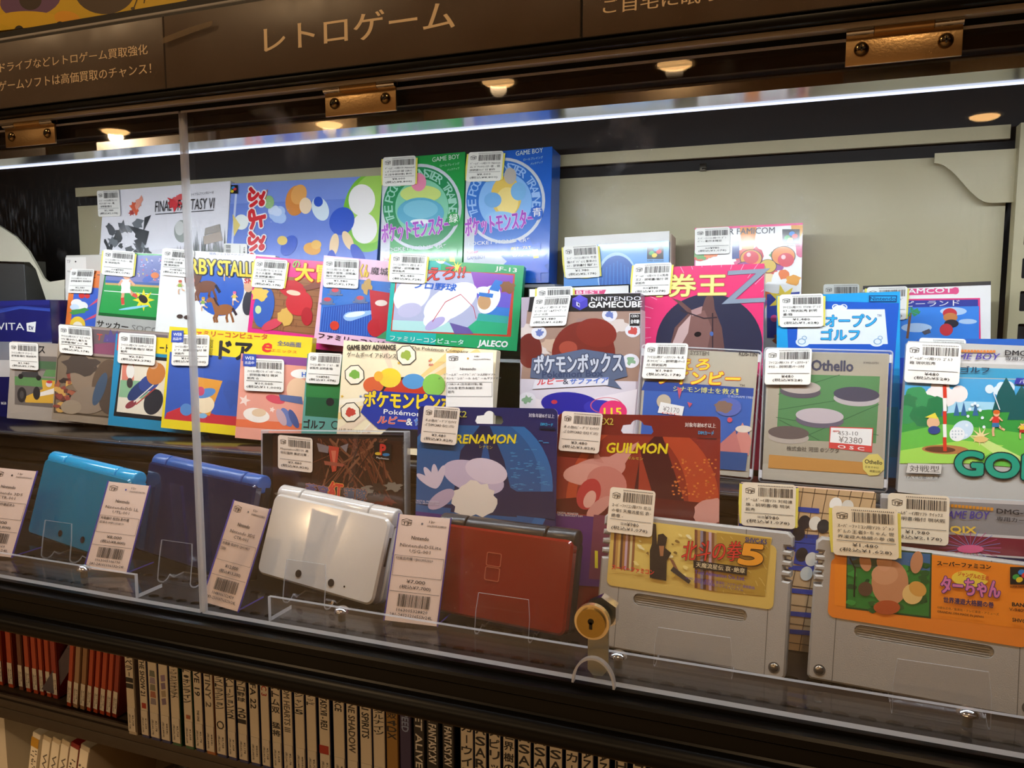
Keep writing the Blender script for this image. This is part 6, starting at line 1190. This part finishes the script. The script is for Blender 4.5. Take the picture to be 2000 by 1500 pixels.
def spine(label, x0, x1, col, text, style='jp', tcol=K_, H=.171, D=.12, Y=YS, foot='#23306c', z=SHZ, stick=True, tax='(税込¥2,178)', lean=0, group='game cases on the lower shelf', ty=(.30, .66), extra=None, gloss=.35):
    ym = 1400; a, b = onY(x0, ym, Y), onY(x1, ym, Y); W = (b.x-a.x)*.93; xc = (a.x+b.x)/2
    M = Matrix.Translation((xc, Y, z+.0004+W/2*abs(math.sin(math.radians(lean))))) @ Matrix.Rotation(math.radians(lean), 4, 'Y')
    r = empty('game_case', M, label, 'game case', group)
    box('shell', mat('case_shell_'+foot, foot, .25, coat=.3), -W/2, W/2, .0006, D, 0, H, r, .0009, 1)
    fz = .004 if foot != col else 0
    box('spine_insert', mat('spine_'+col, col, gloss), -W/2+.0004, W/2-.0004, 0, .0012, fz, H-.001, r, .0004, 1)
    f = type('F', (), {})(); f.w, f.h, f.k = W, H, .0006; f.loc = None
    C = Canvas(f, -.00005, quad=[(-W/2, H), (W/2, H), (-W/2, 0)], clip=False)
    y0, y1 = ty
    def rot(s, c, ya, yb, xa, xb, bold=.045): C.t3(c, s, C.c(xa, ya), C.c(xa, yb), C.c(xb, ya), bold)
    if style == 'rot': rot(text, tcol, y0, y1, .2, .78)
    elif style == 'jp' and text:
        n = len(text); st = (y1-y0)/n
        for i, ch in enumerate(text):
            if ch == ' ': continue
            yy = y0+(i+.85)*st
            if ch == 'ー': C.t3(tcol, 'l', C.c(.46, yy), C.c(.54, yy), C.c(.46, yy-st*.7), .02)
            else:
                sm = .28 if ch in 'ィョッャュァォ・' else .40
                C.t3(tcol, ch, C.c(.5-sm, yy), C.c(.5+sm, yy), C.c(.5-sm, yy-st*(.75 if sm > .3 else .5)), .05)
            C.n -= 1
    if extra: extra(C, rot)
    C.build(r, PR_M, 'spine_print', 'spine_lettering')
    if stick:
        sz0, sz1 = .815, .97; sH = (sz1-sz0)*H
        s_ = box('price_sticker', STK, -W*.40, W*.44, -.0005, -.0001, (1-sz1)*H, (1-sz0)*H, r)
        C2 = Canvas(f, -.00055, quad=[(-W*.40, (1-sz0)*H), (W*.44, (1-sz0)*H), (-W*.40, (1-sz1)*H)], clip=False)
        C2.t3(INK, tax, C2.c(.12, .28), C2.c(.12, .92), C2.c(.42, .28), .03); C2.t3(INK, tax[3:9], C2.c(.6, .3), C2.c(.6, .75), C2.c(.85, .3), .03); C2.build(s_, PR_P, 'printing', 'printed_text')
    return r
WS = '#efe6d4'
LST = [(248, 265.5, 'ラベラーII', 'jp', K_, 'white case spine leftmost of the white row'),
 (274, 290, 'THE SHOW 21', 'rot', K_, 'white case spine with bold THE SHOW lettering'), (291.5, 311, '', 'jp', K_, 'white case spine with grey and red crest print'), (312, 331.5, '', 'jp', K_, 'white case spine with lilac print left of the thin katakana one'),
 (333, 352, 'ヴィジョンズオブマナ', 'jp', K_, 'white case spine with thin katakana and green foot'), (358, 376.5, 'ート・オンライン', 'jp', K_, 'white case spine with katakana and small red mark'), (378.5, 396.5, 'LIVE 19', 'rot', K_, 'white case spine reading LIVE 19'),
 (399, 418, 'STINY 2', 'rot', '#6a6258', 'white case spine with spaced grey capitals and orange foot'), (419.5, 440.5, 'エクストラクション', 'jp', K_, 'white case spine with katakana and spiral mark'), (442, 460, 'リベレーションズ2', 'jp', K_, 'white case spine with katakana ending in 2'),
 (462.5, 482.5, 'ルプロ野球 201', 'jp', K_, 'white case spine of the baseball game'), (486, 506, 'FIFA 22', 'rot', K_, 'white case spine reading FIFA 22'), (508, 526.5, 'UFC 3', 'rot', '#b83a2c', 'white case spine with red UFC 3'), (529, 549, 'ストム双 猛将', 'jp', K_, 'white case spine with dark brush writing'),
 (550.5, 571.5, 'DOM HEARTS III', 'rot', '#6a6258', 'white case spine with thin DOM HEARTS III lettering'), (574, 595, 'ーシャン5', 'jp', K_, 'white case spine with short katakana and the digit five'), (596.5, 618, 'ーテッド', 'jp', K_, 'white case spine with short katakana and grey small print'), (621, 644.5, 'NTASY.VII - REU', 'rot', K_, 'white case spine with red square seal'),
 (649, 673, 'ORCE', 'rot', K_, 'white case spine reading ORCE'), (675, 698.5, 'ONE SHADOW', 'rot', '#4a443c', 'white case spine reading ONE SHADOW'), (701, 726, 'RAI SPIRITS', 'rot', K_, 'white case spine reading RAI SPIRITS'), (726.5, 752, 'ータルナイツ', 'jp', K_, 'white case spine with katakana left of the gold spine'),
 (752.5, 777.5, '無双4DX', 'jp', K_, 'gold case spine in the white row'), (779, 803.5, 'SPEED', 'rot', '#9ab0e0', 'purple case spine with pink script'), (806, 829.5, 'ET ALIVE', 'rot', W_, 'black case spine reading ET ALIVE'), (831, 857.5, 'AL FANTASY.XV', 'rot', W_, 'left black case spine reading AL FANTASY.XV'), (862, 887.5, 'AL FANTASY.XV', 'rot', W_, 'right black case spine reading AL FANTASY.XV'),
 (897.5, 925, 'カーウイニングイレブ', 'jp', K_, 'white case spine right of the black ones'), (925.5, 950.5, 'ASARA4皇', 'jp', K_, 'white case spine reading ASARA4 with a kanji'), (953, 978.5, 'スピリッツ20', 'jp', K_, 'white case spine with katakana and number 20'), (981, 1006.5, '世界樹の城', 'jp', K_, 'white case spine with kanji of a castle title'), (1010, 1038, 'ASARA3', 'jp', K_, 'white case spine reading ASARA3'),
 (1041, 1068.5, 'ASARA4', 'jp', K_, 'white case spine reading ASARA4 only'), (1072, 1100, 'ASARA', 'jp', K_, 'white case spine reading ASARA without number'), (1104, 1131.5, 'ッカーウイニ', 'jp', K_, 'white case spine right of the ASARA cases'), (1135, 1161, 'FANTASY', 'rot', K_, 'white case spine reading FANTASY, the left of two'), (1167, 1193, 'FANTASY', 'rot', K_, 'white case spine reading FANTASY, the right of two'), (1201, 1228, 'ラHD', 'jp', K_, 'white case spine with one katakana and H'), (1236, 1265, 'ース', 'jp', K_, 'white case spine third from the right end'), (1271, 1301, 'オス', 'jp', K_, 'white case spine second from the right end'), (1307, 1338, 'ヴ', 'jp', K_, 'white case spine at the right end of the row')]
TY = {0: (1278, 1347), 1: (1287, 1360), 4: (1300, 1365), 5: (1297, 1375), 6: (1300, 1360), 7: (1305, 1382), 8: (1310, 1387), 9: (1315, 1405), 10: (1320, 1415), 11: (1322, 1385), 12: (1325, 1360), 13: (1335, 1440), 14: (1335, 1430), 15: (1342, 1397), 16: (1347, 1380), 17: (1355, 1425), 18: (1357, 1390), 19: (1360, 1470), 20: (1365, 1442), 21: (1375, 1437), 22: (1380, 1445), 23: (1385, 1430), 24: (1400, 1500), 25: (1395, 1492), 26: (1400, 1497)}
def pv(x, y): return (SHZ+.171-onY(x, y, YS).z)/.171
def tyof(i, x, t, st):
    if i in TY: a, b = TY[i]
    else:
        a = 1429+(x-1040)*.18+5; b = a+(22*len(t) if st == 'jp' else 17*len(t))
    return pv(x, a), pv(x, b)
FT = {4: '#1f5c34', 5: '#1f5c34', 7: '#a8642c', 0: '#c8bca8', 24: '#15151a', 25: '#15151a', 26: '#15151a', 23: '#2c2450'}
UNIT = ['', 'first', 'second', 'third', 'fourth', 'fifth', 'sixth', 'seventh', 'eighth', 'ninth', 'tenth', 'eleventh', 'twelfth', 'thirteenth', 'fourteenth', 'fifteenth', 'sixteenth', 'seventeenth', 'eighteenth', 'nineteenth', 'twentieth']
def ordn(n):
    if n <= 20: return UNIT[n]
    if n % 10 == 0: return {30: 'thirtieth', 40: 'fortieth'}[n]
    return {2: 'twenty', 3: 'thirty', 4: 'forty'}[n//10]+'-'+UNIT[n % 10]
DESC = {1: 'bold capitals and a red mark', 2: 'grey and red crest print', 3: 'lilac print', 4: 'thin katakana and a green foot', 5: 'katakana and a small red mark', 7: 'spaced grey capitals and an orange foot', 8: 'katakana and a spiral mark', 12: 'red lettering', 17: 'a red square seal'}
for i, (x0, x1, t, st, tc, lb2) in enumerate(LST):
    kind = 'gold' if i == 22 else 'purple' if i == 23 else 'black' if i in (24, 25, 26) else 'white'
    lb2 = kind+' case spine with '+DESC.get(i, 'pink script and a round mark' if i == 23 else 'pale capitals' if kind == 'black' else 'dark capitals' if st == 'rot' else 'dark Japanese letters')+', '+ordn(i+1)+' after the orange cases'
    col = '#a8803c' if i == 22 else '#3a3060' if i == 23 else '#1c1a1a' if i in (24, 25, 26) else WS
    def ex(C, rot, i=i):
        if i == 2:
            for k, c in enumerate(('#7c8478', '#a89cb4', '#8c8c7c', '#b87864', '#9c94a4')): C.p(c, .2, .58+k*.045, .8, .58+k*.045, .75, .54+k*.045, .25, .54+k*.045)
        if i == 3:
            for k, c in enumerate(('#a08cb0', '#8c7c9c', '#b8a890', '#8a7a98')): C.p(c, .3, .60+k*.05, .75, .59+k*.05, .7, .55+k*.05, .25, .56+k*.05)
        if i == 1: C.p('#b83a2c', .25, .80, .8, .80, .8, .765, .25, .765)
        if i == 5: C.p('#b86a4c', .3, .80, .75, .80, .75, .775, .3, .775)
        if i == 8: C.ring(K_, .5, .79, .34, .025, .25)
        if i == 17: C.p('#b83a2c', .02, .815, .85, .815, .85, .765, .02, .765)
        if i == 23: rot('Heat', '#d8508c', .8, .92, .3, .75); C.ring('#c8ccd8', .5, .955, .38, .03, .12)
        if i == 14: pass
        if i == 6: rot('THE ONE', '#4a443c', .73, .80, .35, .6)
    spine(lb2, x0, x1, col, t, st, tc, foot=FT.get(i, '#23306c' if col == WS else col), ty=tyof(i, (x0+x1)/2, t, st), stick=i < 24 and i not in (23,), extra=ex, tax=('(税込¥2,728)', '(税込¥1,628)', '(税込¥2,178)', '(税込¥858)')[i % 4])
# red-orange slim cases at the left
OR = '#c4502c'
RL = [(5.6, 13.5, 0, OR), (23, 34, 0, OR), (43.5, 53, 0, '#7c4a34'), (57, 67, 0, OR), (71, 81, 0, OR), (84, 92.5, 0, OR), (96.5, 106, 0, OR), (108, 119, 0, '#a83c2c')]
names = ['first', 'second', 'third', 'fourth', 'fifth', 'sixth', 'seventh', 'eighth']
for i, (x0, x1, ln, col) in enumerate(RL):
    spine('slim orange case spine, %s from the left picture edge' % names[i], x0*1.0-3, x1-3+.0, col, '', 'jp', foot=col, Y=.188, stick=True, tax='(税込¥1,078)', group='slim orange cases')
RL2 = [(146, 155, OR), (157.5, 168, '#b89474'), (171, 181, '#a8805c'), (184, 193, OR), (196.5, 206, OR), (209, 219, OR), (221.5, 231, OR), (233, 243, '#a03c28')]
for i, (x0, x1, col) in enumerate(RL2):
    spine('slim leaning case, %s of the slanting orange group' % names[i], x0-15, x1-15, col, '', 'jp', foot=col, Y=.18, stick=True, tax='(税込¥1,078)', lean=8, group='slanting orange cases')
# grey cover facing out between the two groups
f = Face(((121, 1200), (152, 1215), (140, 1369), (119, 1362)), .195, 0, 35); r = empty('game_case', f.M, 'slim case turned to show its grey lilac cover', 'game case')
box('shell', mat('case_grey', '#6a6470', .4), -f.w/2, f.w/2, 0, .01, 0, f.h, r, .0008); C = Canvas(f); C.r('#746e7c', 0, 0, 1, 1); C.ring('#3c3844', 137, 1260, 10, 8, .1); C.p('#3c3844', 126, 1360, 142, 1362, 143, 1315, 126, 1313); C.p('#a89c98', 128, 1352, 141, 1354, 142, 1325, 128, 1323); C.build(r, PR_M)
# ---------------------------------------------------------------- below: white cases leaning, red strap, dark bag
def lowcase(label, px, py, W, H, D, lean, col, top, text):
    P = onY(px, py, .185); M = Matrix.Translation((P.x, .185, P.z)) @ Matrix.Rotation(math.radians(lean), 4, 'Y')
    r = empty('game_case', M, label, 'game case', 'white cases on the bottom shelf')
    box('shell', mat('low_case_'+top, top, .35), 0, W, .0004, D, -H, 0, r, .0015, 2)
    box('spine_insert', mat('low_spine_'+col, col, .4), .0006, W-.0006, -.0002, .0012, -H+.004, -.006, r, .0004)
    f = type('F', (), {})(); f.w, f.h, f.k = W, H, .0006
    C = Canvas(f, -.0003, quad=[(0, 0), (W, 0), (0, -H)], clip=False)
    if text: C.t3('#6a6258', text, C.c(.3, .13), C.c(.3, .30), C.c(.75, .13), .03)
    else:
        rr = random.Random(px)
        for k in range(24): x, y = rr.uniform(.1, .7), rr.uniform(.12, .4); C.p('#4a4034', x, y+.008, x+.2, y+.008, x+.2, y, x, y)
        if top == WS: C.p('#c8962c', .04, .11, .96, .11, .96, .035, .04, .035)
    C.build(r, PR_M, 'spine_print', 'spine_lettering')
for (px, py, w_, col, top, tx, nm) in ((63, 1428, .0132, WS, WS, '', 'with yellow band'), (84, 1434, .0135, WS, '#cfc0a4', 'Wii', 'left of three with thin grey letters'), (102, 1438, .0135, WS, '#cfc0a4', 'Wii', 'middle of three with thin grey letters'), (120, 1442, .0135, WS, '#cfc0a4', 'Wii', 'right of three with thin grey letters'), (138, 1448, .0135, WS, '#8c1f18', '', 'with dark red top'), (157, 1452, .0145, WS, '#c8bca8', None, 'thick and plain at the right end')):
    lowcase('white leaning case '+nm+', bottom shelf', px, py, w_, .17, .115, 13, col, top, tx)
P = onY(4, 1395, .2); r = empty('game_case', Matrix.Translation((P.x-.008, .2, LOWZ+.001)), 'pale upright case with green foot at the lower left edge', 'game case')
hh = P.z-LOWZ+.03; box('shell', mat('pale_case', '#d8d0c0', .4), -.012, .011, 0, .1, .004, hh, r, .001); box('green_foot', mat('green_foot', '#3a6a34', .5), -.0125, .0115, -.0006, .1, 0, .0035, r)
# red band
bm = bmesh.new(); n = 20; V = []; Fs = []
for i in range(n+1):
    t = i/n; x = 8+t*92; y = 1402+20*math.sin(t*math.pi*.9)-t*8
    p = onY(x, y, .26); q = onY(x, y+24-8*t, .26)
    for dy in (0, .006): V += [(p.x, .26+dy, p.z), (q.x, .26+dy, q.z)]
for i in range(n):
    a = 4*i; b = a+4
    for q in ((a, a+1, b+1, b), (a+2, b+2, b+3, a+3), (a, b, b+2, a+2), (a+1, a+3, b+3, b+1)): Fs.append(q)
o = mk('red_strap', V, Fs, mat('red_plastic', '#a81c12', .35), None, smooth=True); bm.free(); tag(o, 'curved red plastic band behind the white leaning cases', 'strap')
# black bag
bm = bmesh.new(); bmesh.ops.create_icosphere(bm, subdivisions=4, radius=1)
rr = random.Random(4)
from mathutils import noise as mn
for v in bm.verts:
    d = mn.noise(v.co*2.2)*.35+mn.noise(v.co*6)*.12; v.co = Vector((v.co.x*.13, v.co.y*.06, v.co.z*.085))*(1+d)
P = onY(300, 1520, .24); o = bmo('black_bag', bm, mat('black_plastic_bag', '#12110f', .3), None, smooth=True); o.location = (P.x+.12, .30, LOWZ+.10); tag(o, 'crumpled black plastic bag right of the white leaning cases', 'bag')
# ================================================================ toy carton above the sign at the top left
f = Face(((-120, -70), (408, -140), (410, 8), (-110, 78)), .02, 2, 0); r = empty('toy_box', f.M, 'yellow and purple toy carton above the sign at the top left', 'toy box')
box('carton', mat('carton_yellow', '#d8b010', .4), -f.w/2, f.w/2, 0, .08, 0, f.h, r, .001)
C = Canvas(f); C.r('#d8b414', 0, 0, .93, 1); C.r('#3a2860', .93, 0, 1, 1); C.e('#4a3a2c', 205, -20, 60, 48, 0, 30); C.e('#6a4a78', 60, 0, 60, 34, -10, 26); C.e('#3a2c24', 60, 0, 22, 20); C.e('#e0b81c', 60, 40, 66, 18, 2, 26); C.e('#e8a81c', 132, 36, 26, 14, 10)
C.p('#3a2860', 224, 58, 355, 40, 353, 14, 224, 35); C.t(W_, 'サウンド･ライト付き', 238, 48, 336, 33, 12, .03)
for x in (38, 118): C.e('#1c1814', x, 62-(x-38)*.1, 10, 12); C.e(W_, x, 64-(x-38)*.1, 4, 5)
for k in range(6): C.p('#1c1814', -2+k*30, 90-k*4, 26+k*30, 86-k*4, 24+k*30, 70-k*4, 0+k*30, 74-k*4); C.p('#f0d8c0', 2+k*30, 90-k*4, 22+k*30, 86-k*4, 22+k*30, 79-k*4, 2+k*30, 83-k*4)
C.line('#4a3a10', 2, 262, 16, 268, 0); C.e('#4a3a10', 260, 17, 4, 3); C.line('#4a3a10', 2, 282, 6, 284, -6)
C.build(r, PR_M)
f = Face(((412, -120), (560, -140), (560, -22), (414, -2)), .03, 4, 0); r = empty('plastic_pouch', f.M, 'crinkled clear plastic pouch beside the yellow toy carton', 'pouch')
rr = random.Random(9); V = []; Fs = []
for i in range(9):
    for j in range(7): V.append((-f.w/2+f.w*i/8, -.006+rr.uniform(-.004, .004), f.h*j/6))
for i in range(8):
    for j in range(6): a = i*7+j; Fs.append((a, a+7, a+8, a+1))
mk('film', V, Fs, AC_F, r); box('toy_inside', mat('pouch_toy', '#3a2c22', .5), -f.w*.4, f.w*.4, .002, .03, .0, f.h*.8, r, .006)
